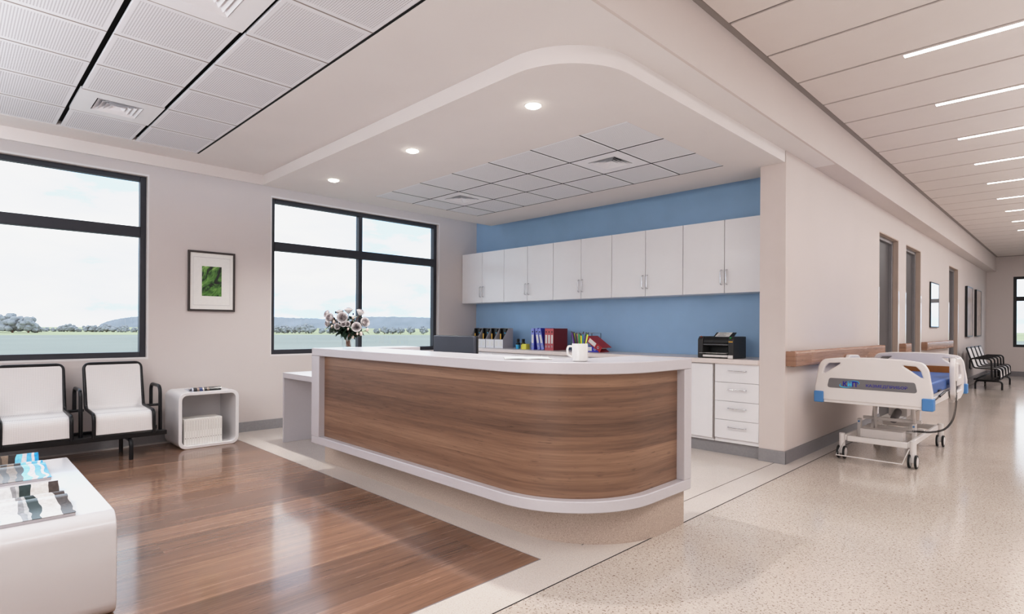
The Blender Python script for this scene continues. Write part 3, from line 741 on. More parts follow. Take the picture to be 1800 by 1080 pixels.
# fallen binders
def flatbinder(loc, rot, body, spine, label):
    t = thing('ring_binder', label, 'binder', loc, 0, None); t.rotation_euler = rot
    obj('cover', MB().box(-0.26, 0, 0.0, 0.20, 0, 0.004).box(-0.26, 0, 0.0, 0.20, 0.066, 0.07).box(-0.26, 0, 0, 0.004, 0.004, 0.066), body, t)
    obj('paper_block', MB().box(-0.25, -0.04, 0.02, 0.185, 0.02, 0.055), 'paper', t)
    obj('spine_label', MB().box(-0.22, -0.10, -0.0015, 0, 0.012, 0.063), 'paper', t, label='white spine label')
    obj('finger_ring', MB().lathe([(0.010, -0.002), (0.017, -0.002), (0.017, 0.002), (0.010, 0.002)], seg=16, closed=True), 'chrome', t)
    rg = [c for c in COL.objects if c.parent == t and c.name.startswith('finger_ring')][0]
    rg.rotation_euler = (PI/2, 0, 0); rg.location = (-0.05, -0.002, 0.0375)
    return t
flatbinder((-4.20, 5.70, ZI+0.001), (0, 0.58, 0), 'binder_red2', 'binder_red2', 'bright red ring binder tipped over on a blue one')
flatbinder((-4.235, 5.72, ZI+0.001), (0, 0.0, 0), 'binder_blue', 'binder_spine', 'blue ring binder lying under the tipped red binder')
# printer
t = thing('printer', 'black desktop printer with a sheet of paper in its top tray', 'printer', (-2.645, 5.55, ZI))
hw = 0.19
prof = [(0.0, 0.0), (0.0, 0.19), (0.03, 0.222), (0.30, 0.222), (0.30, 0.0)]
obj('side_cheek', MB().prism(prof, 'x', -hw, -hw+0.055), 'dark_plastic', t, 0.006)
obj('side_cheek', MB().prism(prof, 'x', hw-0.055, hw), 'dark_plastic', t, 0.006)
obj('body', MB().prism([(0.16, 0.0), (0.16, 0.12), (0.02, 0.125), (0.008, 0.155), (0.012, 0.185), (0.035, 0.218), (0.29, 0.218), (0.29, 0.0)], 'x', -hw+0.055, hw-0.055), 'black_plastic', t, 0.004)
obj('chrome_line', MB().box(-hw+0.056, hw-0.056, 0.004, 0.012, 0.137, 0.142), 'chrome', t)
obj('output_tray', MB().box(-hw+0.06, hw-0.058, -0.01, 0.16, 0.012, 0.035), 'plastic_white', t, 0.002)
obj('foot_plate', MB().box(hw-0.054, hw-0.004, -0.012, 0.0, 0.003, 0.035), 'plastic_white', t, 0.002)
obj('printed_sheet', MB().box(-hw+0.03, hw-0.07, -0.03, 0.15, 0.05, 0.052), 'paper', t)
obj('paper_support', MB().prism([(0.17, 0.218), (0.25, 0.262), (0.256, 0.258), (0.19, 0.218)], 'x', -0.10, 0.11), 'black_plastic', t)
obj('top_sheet', MB().prism([(0.150, 0.219), (0.24, 0.263), (0.243, 0.261), (0.155, 0.219)], 'x', -0.075, 0.075), 'paper', t)
m_ = MB()
random.seed(3)
for k in range(5):
    a = 0.16+k*0.016; x0 = random.uniform(-0.065, -0.03); x1 = random.uniform(0.0, 0.06)
    z_ = 0.219+(a-0.150)*0.489+0.0012
    m_.quad((x0, a, z_), (x1, a, z_), (x1, a+0.005, z_+0.0025), (x0, a+0.005, z_+0.0025))
obj('print_lines', m_, 'plastic_grey', t, smooth=False)
gm = plain('green_button', (40, 170, 80), 0.3); om = plain('orange_button', (170, 70, 40), 0.3)
obj('green_button', MB().cyl((0.155, 0.012, 0.207), (0.155, 0.008, 0.211), 0.008, 12), gm, t)
obj('orange_button', MB().cyl((-0.16, 0.022, 0.216), (-0.16, 0.018, 0.220), 0.008, 12), om, t)
obj('badge', MB().box(hw-0.05, hw-0.008, -0.002, 0.0, 0.165, 0.174), 'ochre', t)

# ------------------------------------------------------------------ things on the counter
t = thing('monitor', 'dark grey computer monitor seen from behind the counter', 'monitor', (-3.815, 3.08, 0.752))
obj('casing', MB().box(-0.275, 0.275, 0.0, 0.03, 0.06, 0.425), 'monitor', t, 0.006)
obj('bezel', MB().box(-0.28, 0.28, 0.03, 0.046, 0.055, 0.428), 'black_plastic', t, 0.003)
obj('stand', MB().box(-0.03, 0.03, -0.02, 0.0, 0.01, 0.22), 'black_plastic', t)
obj('stand_base', MB().box(-0.12, 0.12, -0.08, 0.10, 0.0, 0.012), 'black_plastic', t, 0.004)
# mug
MX, MY = -2.02, 2.555
t = thing('mug', 'white mug holding pens at the counter edge', 'mug', (MX, MY, ZT))
obj('cup', MB().lathe([(0.036, 0.0), (0.044, 0.003), (0.0455, 0.012), (0.0455, 0.098), (0.0435, 0.101), (0.0415, 0.098), (0.0415, 0.01), (0.001, 0.008)], seg=32), 'mug_white', t)
hd = Vector((-r0.x, -r0.y, 0))
hp = [(hd*0.044+Vector((0, 0, 0.084))), (hd*0.066+Vector((0, 0, 0.086))), (hd*0.072+Vector((0, 0, 0.066))), (hd*0.068+Vector((0, 0, 0.036))), (hd*0.043+Vector((0, 0, 0.022)))]
obj('handle', MB().tube(fillet([tuple(p) for p in hp], 0.016), 0.0065, 10), 'mug_white', t)
pens = [((84, 40, 120), 'purple'), ((60, 52, 66), 'dark grey'), ((176, 190, 60), 'olive yellow'), ((26, 34, 90), 'navy blue'), ((226, 180, 130), 'peach'), ((60, 150, 60), 'green'), ((190, 130, 170), 'dusty pink'), ((30, 60, 60), 'dark teal'), ((50, 150, 180), 'turquoise'), ((150, 80, 160), 'violet'), ((216, 210, 40), 'bright yellow'), ((90, 60, 130), 'plum'), ((50, 160, 50), 'grass green'), ((206, 216, 70), 'lime yellow'), ((40, 40, 100), 'midnight blue')]
offs = [-0.034, -0.028, -0.022, -0.018, -0.012, -0.005, 0.001, 0.006, 0.011, 0.014, 0.02, 0.024, 0.027, 0.031, 0.034]
ln = [0.165, 0.16, 0.158, 0.15, 0.152, 0.152, 0.146, 0.145, 0.15, 0.158, 0.142, 0.144, 0.156, 0.152, 0.156]
for i, (rgb, nm) in enumerate(pens):
    s = offs[i]; dp = ((i*7) % 5-2)*0.007
    lean = s*9.0*(1.0 if i != 10 else -0.2)
    dv = r0*(lean*0.75)+fw*(dp*4)
    b = Vector((MX, MY, ZT+0.012)) + r0*(s*0.42) + fw*dp*0.6
    mk_pen('felt_pen', nm + ' felt pen standing in the white mug', 'felt pens in the white mug', tuple(b), dv.x, dv.y, ln[i], rgb, 0.0042)
# open leaflet
t = thing('leaflet', 'thin open leaflet lying flat on the counter', 'leaflet', (-2.41, 2.53, ZT), 0.82)
pr = [(-0.14, 0.0012), (-0.10, 0.003), (-0.06, 0.004), (-0.02, 0.003), (0.0, 0.001), (0.02, 0.003), (0.06, 0.004), (0.10, 0.003), (0.14, 0.0012)]
obj('pages', MB().sheet(pr, 'y', -0.11, 0.11, 0.0015), 'paper', t)
obj('cover', MB().sheet([(-0.142, 0.0), (0.142, 0.0)], 'y', -0.112, 0.112, 0.0009), 'dark_plastic', t)
# vase and roses
VX, VY = -4.50, 2.47
t = thing('vase', 'clear glass vase of roses on the counter corner', 'vase', (VX, VY, ZT))
obj('glass_body', MB().lathe([(0.046, 0.012), (0.048, 0.02), (0.054, 0.12), (0.0535, 0.1205)], seg=28, caps=False), 'vase_glass', t)
obj('base_disc', MB().lathe([(0.001, 0.001), (0.044, 0.001), (0.0445, 0.011), (0.001, 0.011)], seg=28), 'vase_glass', t)
def petal(mb, c, ax, ang, r, h, curl, wd, base):
    u = ax.orthogonal().normalized(); v = ax.cross(u)
    rows = []
    for i in range(5):
        s = i/4; row = []
        for j in range(5):
            q = (j/4-0.5)*wd*(0.55+0.75*math.sin(min(1, s*0.9+0.12)*PI*0.62))
            rad = r*(0.25+0.75*math.sin(s*PI*0.5)) + curl*max(0, s-0.65)*r*1.6
            a = ang+q
            z = base+h*s - curl*max(0, s-0.75)*h*0.9 - abs(j/4-0.5)**2*h*0.35*s
            row.append(mb.b.verts.new(c+u*(rad*math.cos(a))+v*(rad*math.sin(a))+ax*z))
        rows.append(row)
    for i in range(4):
        for j in range(4): mb.b.faces.new((rows[i][j], rows[i][j+1], rows[i+1][j+1], rows[i+1][j]))
def leafmesh(mb, p, d, ln_, wd):
    d = d.normalized(); sd = d.cross(Vector((0, 0, 1)))
    if sd.length < 0.01: sd = Vector((1, 0, 0))
    sd.normalize(); nm = sd.cross(d)
    L_, R_, C_ = [], [], []
    for i in range(6):
        s = i/5; wv = wd*math.sin(PI*min(1, s*0.93+0.05))**0.8; dr = -0.35*ln_*s*s
        c = p+d*(ln_*s)+Vector((0, 0, dr))
        C_.append(mb.b.verts.new(c)); L_.append(mb.b.verts.new(c+sd*wv+nm*wv*0.35)); R_.append(mb.b.verts.new(c-sd*wv+nm*wv*0.35))
    for i in range(5):
        mb.b.faces.new((L_[i], C_[i], C_[i+1], L_[i+1])); mb.b.faces.new((C_[i], R_[i], R_[i+1], C_[i+1]))
def at(px, py, k=0.0):
    """point of the bouquet seen at photo pixel offset from the vase mouth, depth offset k (m)"""
    s = 4.95/F
    return Vector((VX, VY, ZT+0.12)) + r0*((px-613)*s) + Vector((0, 0, -(py-586)*s)) + fw*k
roses = [('white-grey rose at the upper left edge of the bouquet', 578, 551, 0.0, 0.030, (-0.7, 0.5)), ('white-grey rose at the very top of the bouquet', 612, 546, 0.03, 0.034, (0.0, 1)),
         ('white-grey rose between the top rose and the upper left rose', 596, 549, 0.05, 0.032, (-0.2, 1)), ('white-grey rose at the upper right of the bouquet', 633, 549, 0.02, 0.034, (0.4, 0.9)),
         ('large mauve-grey rose facing forward in the middle of the bouquet', 610, 557, -0.10, 0.040, (0, 0.12)), ('open grey rose left of the middle, below the upper left rose', 587, 558, -0.06, 0.036, (-0.35, 0.25)),
         ('open grey rose low on the right of the bouquet', 633, 573, -0.09, 0.036, (0.15, 0.1)), ('white-grey rose at the right edge of the bouquet', 642, 565, -0.02, 0.036, (0.7, 0.3)),
         ('small grey rose left of the stems, under the middle rose', 602, 572, -0.11, 0.024, (-0.1, 0.1)), ('small grey rose just right of the middle, under the big rose', 618, 568, -0.10, 0.022, (0.1, 0.2)),
         ('white-grey rose at the lower left edge of the bouquet', 581, 567, -0.03, 0.026, (-0.7, 0.1)), ('small grey rose under the big middle rose', 612, 568, -0.11, 0.022, (0.0, 0.1))]
random.seed(11)
for lab, px, py, k, rr, (dx, dz) in roses:
    rr *= 1.02
    c = at(px, py, k); ax = (r0*dx + Vector((0, 0, dz)) - fw*(0.75 if dz < 0.6 else 0.15)).normalized()
    t = thing('rose', lab, 'rose', tuple(c), 0, 'roses in the glass vase')
    z0 = Vector((0, 0, 0)); m_ = MB()
    for q, (n, rs, hs, cu) in enumerate(((5, 0.98, 1.05, 0.38), (5, 0.82, 1.2, 0.2), (5, 0.64, 1.28, 0.08))):
        for i in range(n): petal(m_, z0, ax, 2*PI*i/n+q*0.6, rr*rs, rr*1.15*hs, cu, 1.7, -rr*0.45)
    obj('petals', m_, 'petal', t)
    m_ = MB()
    for q in range(2):
        for i in range(4): petal(m_, z0, ax, 2*PI*i/4+q*0.8+0.3, rr*(0.46-0.18*q), rr*1.15*(1.28+0.05*q), 0.0, 1.9, -rr*0.4)
    obj('heart', m_, 'petal_core', t)
    foot = Vector((VX, VY, ZT+0.015)) - c + r0*random.uniform(-0.02, 0.02)+fw*random.uniform(-0.02, 0.02)
    neck = Vector((VX, VY, ZT+0.10)) - c + r0*random.uniform(-0.03, 0.03)+fw*random.uniform(-0.03, 0.03)
    obj('stem', MB().tube([tuple(-ax*rr*0.3), tuple(-ax*rr*0.3*0.5+neck*0.5+Vector((0, 0, 0.01))), tuple(neck), tuple(foot)], 0.003, 6), 'stem', t)
    m_ = MB()
    for q in range(11):
        a = random.uniform(0, 2*PI); dv = (r0*math.cos(a)+fw*math.sin(a)+Vector((0, 0, random.uniform(-0.6, 0.1))))
        leafmesh(m_, -ax*rr*0.4 + neck*random.uniform(0.05, 0.6), dv, random.uniform(0.05, 0.08), 0.02)
    obj('leaves', m_, 'leaf', t)
buds = [('cream rosebud at the far right tip of the bouquet', 650, 577, -0.06, 1), ('cream rosebud hanging low right of the vase', 627, 590, -0.10, 1), ('cream rosebud above the hanging one, right of the vase', 640, 584, -0.08, 1.2), ('cream rosebud left of the middle rose', 595, 564, -0.11, 1.0), ('cream rosebud at the lower left of the bouquet', 590, 572, -0.08, 1), ('cream rosebud right of the middle rose', 625, 556, -0.06, 1.1), ('cream rosebud in the middle above the stems', 620, 576, -0.12, 0.8), ('dark rosebud between the two upper right roses', 623, 550, -0.02, 0.6), ('dark rosebud between the upper left roses', 591, 547, 0.0, 0.6), ('cream rosebud at the left edge of the bouquet', 577, 569, 0.0, 0.9), ('cream rosebud at the lower right, under the right edge rose', 636, 584, -0.12, 0.8)]
for lab, px, py, k, s in buds:
    c = at(px, py, k)
    t = thing('rosebud', lab, 'rosebud', tuple(c), 0, 'rosebuds in the glass vase')
    m_ = MB(); m_.ico((0, 0, 0), 0.013*s, 2, (0.85, 0.85, 1.2), 0.06)
    obj('bloom', m_, 'bud_dark' if 'dark' in lab else 'bud', t)
    neck = Vector((VX, VY, ZT+0.12)) - c + r0*random.uniform(-0.02, 0.02)
    obj('stem', MB().tube([(0, 0, -0.01*s), tuple(neck*0.5+Vector((0, 0, -0.004))), tuple(neck)], 0.0018, 6), 'stem', t)
    m_ = MB()
    for q in range(3):
        a = random.uniform(0, 2*PI)
        leafmesh(m_, neck*random.uniform(0.15, 0.5), r0*math.cos(a)+fw*math.sin(a)+Vector((0, 0, -0.3)), 0.05, 0.014)
    obj('leaves', m_, 'leaf', t)

# ------------------------------------------------------------------ waiting benches
def bench(loc, n, pitch, wd, legs, label):
    """local: x forward from the wall, y along, seat 0 starts at y=0 and the bench runs to +y"""
    t = thing('waiting_bench', label, 'bench', loc)
    prof = fillet([(0.178, 0.86), (0.298, 0.445), (0.70, 0.43), (0.718, 0.255)], [0, 0.05, 0.07, 0])
    for k in range(n):
        y0 = pitch*k; y1 = y0+wd
        s = obj('seat', MB().sheet(prof, 'y', y0+0.016, y1-0.016, 0.006), 'seat', t)
        r = 0.0155
        fp = [(0.72, y0+r, 0.225), (0.715, y0+r, 0.44), (0.295, y0+r, 0.452), (0.168, y0+r, 0.873), (0.168, y1-r, 0.873), (0.295, y1-r, 0.452), (0.715, y1-r, 0.44), (0.72, y1-r, 0.225)]
        obj('seat_frame', MB().tube(fillet(fp, [0, 0.06, 0.05, 0.05, 0.05, 0.05, 0.06, 0], 6), r, 10), 'black_metal', t)
    for k in range(n+1):
        y = -pitch+wd+(pitch-wd)/2+pitch*k if 0 < k < n else (-(pitch-wd)/2 if k == 0 else pitch*(n-1)+wd+(pitch-wd)/2)
        ap = [(0.235, y, 0.43), (0.235, y, 0.655), (0.585, y, 0.655), (0.60, y, 0.23)]
        obj('armrest', MB().tube(fillet(ap, [0, 0.07, 0.07, 0], 7), 0.0165, 10).cyl((0.25, y-0.07, 0.435), (0.25, y+0.07, 0.435), 0.013, 8), 'black_metal', t)
    a, b = -(pitch-wd)/2-0.03, pitch*(n-1)+wd+(pitch-wd)/2+0.03
    obj('beam', MB().box(0.655, 0.715, a, b, 0.195, 0.238).box(0.34, 0.655, a+0.02, b-0.02, 0.20, 0.214).box(0.30, 0.345, a, b, 0.195, 0.238), 'black_metal', t, 0.004)
    for y in legs:
        obj('leg', MB().tube(fillet([(0.31, y, 0.0), (0.31, y, 0.178), (0.75, y, 0.178), (0.75, y, 0.0)], 0.06, 7), 0.018, 12), 'black_metal', t)
    return t
bench((XW, -0.33, 0), 3, 0.63, 0.50, (0.05, 1.555), 'black framed waiting bench with white seats under the left window')
bench((XC, 15.6, 0), 4, 0.63, 0.50, (0.1, 1.85), 'black and white waiting bench at the far end of the corridor')

# ------------------------------------------------------------------ cube table with books
t = thing('cube_table', 'white rounded open cube table beside the waiting bench', 'side table', (-6.62, 1.935, 0))
o_ = rrect(-0.288, 0.288, 0.002, 0.575, 0.075); i_ = rrect(-0.255, 0.255, 0.035, 0.542, 0.05)
obj('shell', MB().ring_prism(o_, i_, 'x', -0.25, 0.25), 'cube_white', t, 0.004)
obj('back_panel', MB().prism(rrect(-0.256, 0.256, 0.034, 0.543, 0.05), 'x', -0.245, -0.233), 'cube_white', t)
proto = None
by = -0.232
for k in range(15):
    th = (0.026, 0.022, 0.024, 0.023, 0.027, 0.022)[k % 6]
    m_t = (-6.62, 1.935+by+0.004, 0.036)
    if k in (0, 1, 2, 3, 4, 5):
        p = thing('paperback', 'white paperback with grey spine text in the row inside the cube table', 'book', m_t, 0, 'white paperbacks in the cube table')
        obj('cover', MB().box(0.0, 0.215, 0, th-0.001, 0, 0.262), 'paper', p, 0.001)
        m_ = MB(); random.seed(k)
        m_.box(0.2151, 0.2156, th*0.42, th*0.52, 0.14, 0.245)
        obj('spine_text', m_, 'spine_ink', p)
        obj('spine_emblem', MB().cyl((0.2151, th*0.5, 0.068), (0.2156, th*0.5, 0.068), th*0.2, 12), 'spine_ink', p)
        if proto is None: proto = []
        proto.append(p)
    else: dup(proto[k % 6], m_t)
    by += th
# closed rolled magazine on top
def magpaint(name, bands, axis=1, sc=1.0, o_=0.0):
    k = NT(name); s = k.sep(k.coord())
    f = k.math('MULTIPLY_ADD', s[axis], sc, o_)
    nz = k.noise(k.coord(), 9, 1, 0.5)
    f = k.math('ADD', f, k.math('MULTIPLY', k.math('SUBTRACT', nz, 0.5), 0.16))
    col = k.ramp(f, [(p, lin(c)) for p, c in bands], True)
    n2 = k.noise(k.coord(), 60, 3)
    return k.bsdf(k.mix(0.25, col, k.ramp(n2, [(0.3, (0.1, 0.1, 0.1, 1)), (0.7, (0.9, 0.9, 0.9, 1))]), 'OVERLAY'), 0.25, 0, 0.5)
mg = magpaint('black_magazine_print', [(0.0, (196, 200, 214)), (0.1, (30, 30, 40)), (0.2, (150, 130, 120)), (0.28, (40, 60, 110)), (0.38, (200, 190, 180)), (0.42, (20, 20, 24)), (0.5, (120, 100, 90)), (0.56, (16, 16, 18)), (1.0, (16, 16, 18))], 1, 3.2, 0.5)
t = thing('magazine', 'black magazine with a curled spine on the cube table', 'magazine', (-6.55, 1.93, 0.576))
pr = [(-0.14, 0.0005), (-0.05, 0.002), (0.02, 0.006), (0.06, 0.02), (0.085, 0.032), (0.105, 0.028), (0.115, 0.016), (0.108, 0.002)]
obj('pages', MB().sheet(pr, 'y', -0.145, 0.135, 0.004), mg, t)
# coffee table (rounded white loop)
t = thing('coffee_table', 'glossy white coffee table with rounded edges and magazines', 'coffee table', (-3.66, -0.2, 0))
o_ = rrect(-0.745, 0.745, 0.002, 0.45, 0.075, 8); i_ = rrect(-0.700, 0.700, 0.047, 0.405, 0.04, 8)
obj('shell', MB().ring_prism(o_, i_, 'y', -0.5, 0.722), 'shell', t, 0.004)
def openmag(x0, x1, mat, label):
    L_ = x1-x0
    t = thing('magazine', label, 'magazine', (x0, 0.0, 0.4505), 0, 'open magazines on the coffee table')
    p1 = [(0.0, 0.004), (0.03, 0.028), (0.06, 0.046), (0.085, 0.050), (0.105, 0.038), (0.115, 0.015), (0.122, 0.006), (0.19, 0.005)]
    obj('rolled_page', MB().sheet([(a*L_/0.62, b) for a, b in p1], 'y', -0.35, 0.385, 0.0015), mat, t)
    p2 = [(0.20, 0.006), (0.235, 0.03), (0.26, 0.034), (0.285, 0.026), (0.305, 0.014), (0.32, 0.013)]
    obj('turned_page', MB().sheet([(a*L_/0.62, b) for a, b in p2], 'y', -0.35, 0.388, 0.0015), mat, t)
    p3 = [(0.30, 0.012), (0.335, 0.036), (0.36, 0.040), (0.40, 0.034), (0.46, 0.022), (0.54, 0.015), (0.62, 0.0125)]
    obj('front_page', MB().sheet([(a*L_/0.62, b) for a, b in p3], 'y', -0.35, 0.39, 0.0015), mat, t)
    obj('page_block', MB().box(0.33*L_/0.62, L_, -0.35, 0.388, 0.0, 0.0115), 'grey_card', t)
    obj('back_pages', MB().box(0.02, 0.32*L_/0.62, -0.35, 0.385, 0.0, 0.004), 'paper', t)
    return t
mb1 = magpaint('blue_magazine_print', [(0.0, (70, 74, 110)), (0.2, (112, 98, 86)), (0.34, (70, 60, 52)), (0.42, (120, 104, 90)), (0.52, (44, 38, 36)), (0.617, (120, 190, 216)), (0.70, (196, 194, 198)), (0.78, (90, 165, 206)), (0.86, (204, 198, 200)), (0.905, (44, 146, 200))], 1, 1/0.3, -0.333)
mb2 = magpaint('white_magazine_print', [(0.0, (206, 206, 208)), (0.12, (176, 190, 204)), (0.16, (208, 208, 208)), (0.38, (140, 140, 142)), (0.44, (176, 176, 176)), (0.48, (44, 60, 60)), (0.60, (206, 203, 200)), (0.82, (76, 67, 64)), (0.955, (204, 200, 198))], 1, 1/0.3, -0.333)
openmag(-4.42, -3.765, mb1, 'open magazine with blue and brown pictures on the coffee table')
openmag(-3.555, -2.985, mb2, 'open magazine with white pages and grey pictures on the coffee table')

# ------------------------------------------------------------------ pictures
def picmat():
    k = NT('leaf_photo'); c = k.coord()
    s = k.sep(c)
    rot = k.math('ADD', k.math('MULTIPLY', s[1], 0.8), k.math('MULTIPLY', s[2], -0.6))
    n1 = k.noise(k.xyz(k.math('MULTIPLY', rot, 2.0), s[1], s[2]), 7, 4, 0.55, 1.6)
    v = k.n('ShaderNodeTexVoronoi', feature='SMOOTH_F1'); k.set(v.inputs['Vector'], c); v.inputs['Scale'].default_value = 9
    f = k.math('ADD', k.math('MULTIPLY', n1, 0.8), k.math('MULTIPLY', v.outputs['Distance'], 0.25))
    col = k.ramp(f, [(0.38, lin((6, 14, 6))), (0.46, lin((26, 66, 26))), (0.54, lin((78, 128, 52))), (0.64, lin((120, 168, 84))), (0.75, lin((206, 214, 160)))])
    return k.bsdf(col, 0.2)
M['leafphoto'] = picmat()
def picture(name, loc, hw, z0, z1, dep, fw_, frame_m, label, pw=None, art=None, glassy=None):
    """hangs on a wall facing +x"""
    t = thing(name, label, 'picture', loc)
    h = z1-z0
    def rect(a, b0, b1): return [(-a, b0), (a, b0), (a, b1), (-a, b1)]
    obj('frame', MB().ring_prism(rect(hw, 0, h), rect(hw-fw_, fw_, h-fw_), 'x', 0.001, dep), frame_m, t, 0.002)
    obj('mount', MB().box(0.002, dep*(0.9 if glassy else 0.6), -hw+fw_, hw-fw_, fw_, h-fw_), glassy or 'paper', t)
    if pw:
        (a0, a1, b0, b1) = pw
        obj('bevelled_border', MB().ring_prism(rect(hw*0.78, h*0.10, h*0.90), rect(hw*0.775, h*0.104, h*0.896), 'x', dep*0.6, dep*0.6+0.001), 'grey_card', t)
        obj('photo_print', MB().box(dep*0.6, dep*0.6+0.001, a0, a1, b0, b1), art, t)
    return t
picture('framed_picture', (XW, 2.137, 1.416), 0.247, 1.416, 2.092, 0.024, 0.022, 'pic_frame', 'framed photo of green leaves on the wall between the windows', (-0.105, 0.101, 0.172, 0.508), 'leafphoto')
M['glossmount'] = plain('picture_reflection_white', (226, 228, 232), 0.04, 0.6, var=0.01)  # white colour carries the bright window reflection in the picture glass
M['marble'] = plain('pale_marbled_print', (196, 184, 176), 0.12, var=0.18, scale=3)
picture('framed_picture', (XC, 12.875, 1.30), 0.405, 1.30, 2.12, 0.025, 0.02, 'pic_black', 'black framed glossy picture between the corridor doors', glassy='glossmount')
picture('framed_picture', (XC, 17.24, 1.10), 0.46, 1.10, 2.285, 0.05, 0.025, 'pic_black', 'black framed pale picture, nearer of the pair past the third door', glassy='marble')
picture('framed_picture', (XC, 18.86, 1.10), 0.46, 1.10, 2.285, 0.05, 0.025, 'pic_black', 'black framed pale picture, farther of the pair near the end wall', glassy='marble')

# ------------------------------------------------------------------ handrails and corner guards
def rail(y0, y1, lab):
    t = thing('handrail', lab, 'handrail', (XC, (y0+y1)/2, 0.905), 0, 'wood handrails along the corridor wall')
    h = (y1-y0)/2
    pr = fillet([(0.035, 0.0), (0.085, 0.0), (0.09, 0.02), (0.09, 0.125), (0.075, 0.145), (0.035, 0.145)], 0.012, 4, True)
    obj('rail', MB().prism(pr, 'y', -h, h), 'wood_rail', t)
    obj('end_cap', MB().box(0.002, 0.088, -h-0.012, -h, 0.003, 0.142), 'wood_rail', t, 0.006)
    obj('end_cap', MB().box(0.002, 0.088, h, h+0.012, 0.003, 0.142), 'wood_rail', t, 0.006)
    m_ = MB(); n = max(2, int((y1-y0)/1.2))
    for k in range(n): 
        y = -h+0.15+(2*h-0.3)*k/(n-1) if h > 0.3 else (-h*0.5+h*k)
        m_.box(0.0, 0.036, y-0.03, y+0.03, 0.03, 0.11)
    obj('bracket', m_, 'plastic_white', t)
rail(5.53, 8.86, 'long wood handrail behind the hospital bed')
rail(10.13, 10.50, 'short wood handrail between the first two corridor doors')
rail(11.77, 14.48, 'wood handrail between the second and third corridor doors')
gpos = [(YC, -1, 'tall clear corner guard on the wall corner beside the cabinets')]
for i, (a, b) in enumerate(DO):
    n_ = ('first', 'second', 'third')[i]
    gpos += [(a, 1, 'clear corner guard on the near edge of the %s corridor door' % n_), (b, -1, 'clear corner guard on the far edge of the %s corridor door' % n_)]
for y, s, lab in gpos:
    m_ = MB()
    if s > 0: m_.box(XC, XC+0.004, y-0.05, y+0.002, 0.122, 1.83).box(XC-0.045, XC, y+0.0005, y+0.0035, 0.122, 1.83)
    elif y == YC: m_.box(XC, XC+0.004, y-0.007, y+0.05, 0.122, 1.83).box(XC-0.045, XC, y-0.008, y-0.0045, 0.122, 1.83)
    else: m_.box(XC, XC+0.004, y-0.002, y+0.05, 0.122, 1.83).box(XC-0.045, XC, y-0.0035, y-0.0005, 0.122, 1.83)
    tag(obj('corner_guard', m_, 'guard' if y != YC else 'column'), lab, 'corner guard', 'corner guards on the corridor wall')

# ------------------------------------------------------------------ hospital bed
BX, BY = -1.372, 7.03
t = bed = thing('hospital_bed', 'white hospital bed with blue corner bumpers parked along the corridor wall', 'hospital bed', (BX, BY, 0))
def curve_plate(name, loops, ext, bev, mat, parent, loc=(0, 0, 0), rot=(PI/2, 0, 0)):
    cu = bpy.data.curves.new(name, 'CURVE'); cu.dimensions = '2D'; cu.fill_mode = 'BOTH'; cu.extrude = ext; cu.bevel_depth = bev; cu.bevel_resolution = 2
    for lp in loops:
        sp_ = cu.splines.new('POLY'); sp_.points.add(len(lp)-1)
        for q, p in enumerate(lp): sp_.points[q].co = (p[0], p[1], 0, 1)
        sp_.use_cyclic_u = True
    tmp = bpy.data.objects.new(name, cu); COL.objects.link(tmp)
    dg = bpy.context.evaluated_depsgraph_get(); dg.update()
    me = bpy.data.meshes.new_from_object(tmp.evaluated_get(dg)); COL.objects.unlink(tmp); bpy.data.objects.remove(tmp)
    me.transform(Matrix.Translation(loc) @ Matrix.Rotation(rot[2], 4, 'Z') @ Matrix.Rotation(rot[0], 4, 'X'))
    me.materials.clear(); me.materials.append(M[mat])
    me.polygons.foreach_set('use_smooth', [True]*len(me.polygons)); me.set_sharp_from_angle(angle=math.radians(40))
    me.name = name
    o = bpy.data.objects.new(name, me); COL.objects.link(o); o.parent = parent; return o
def v3(p): return [(a, b, 0) for a, b in p]
def f2(p, r, n=5): return [(a, b) for a, b, c in fillet(v3(p), r, n, True)]
half = [(0.452, 0.588), (0.455, 0.70), (0.425, 0.90), (0.392, 0.958), (0.25, 0.976), (0.0, 0.984)]
outl = [(a, b) for a, b in half] + [(-a, b) for a, b in half[-2::-1]]
outl = f2(outl, [0.01, 0.05, 0.06, 0.06, 0.1, 0.2, 0.1, 0.06, 0.06, 0.05, 0.01])
hl = f2([(0.412, 0.822), (0.388, 0.90), (0.35, 0.942), (0.24, 0.949), (0.236, 0.925), (0.372, 0.826)], [0.01, 0.02, 0.03, 0.012, 0.02, 0.02])
hr = [(-a, b) for a, b in hl]
foot = curve_plate('footboard', [outl, hl[::-1], hr], 0.011, 0.011, 'plastic_white', bed, (0, 6.0-BY, 0))
plq = f2([(0.338, 0.79), (0.356, 0.701), (-0.356, 0.701), (-0.338, 0.79)], [0.02, 0.02, 0.02, 0.02])
curve_plate('name_plate', [plq], 0.001, 0.001, 'plastic_grey', foot, (0, 6.0-BY-0.023, 0))
head = curve_plate('headboard', [outl, hl[::-1], hr], 0.011, 0.011, 'plastic_white', bed, (0, 8.02-BY, 0))
obj('inner_board', MB().box(-0.34, 0.34, 7.975-BY, 7.993-BY, 0.74, 0.845), 'orange', head)
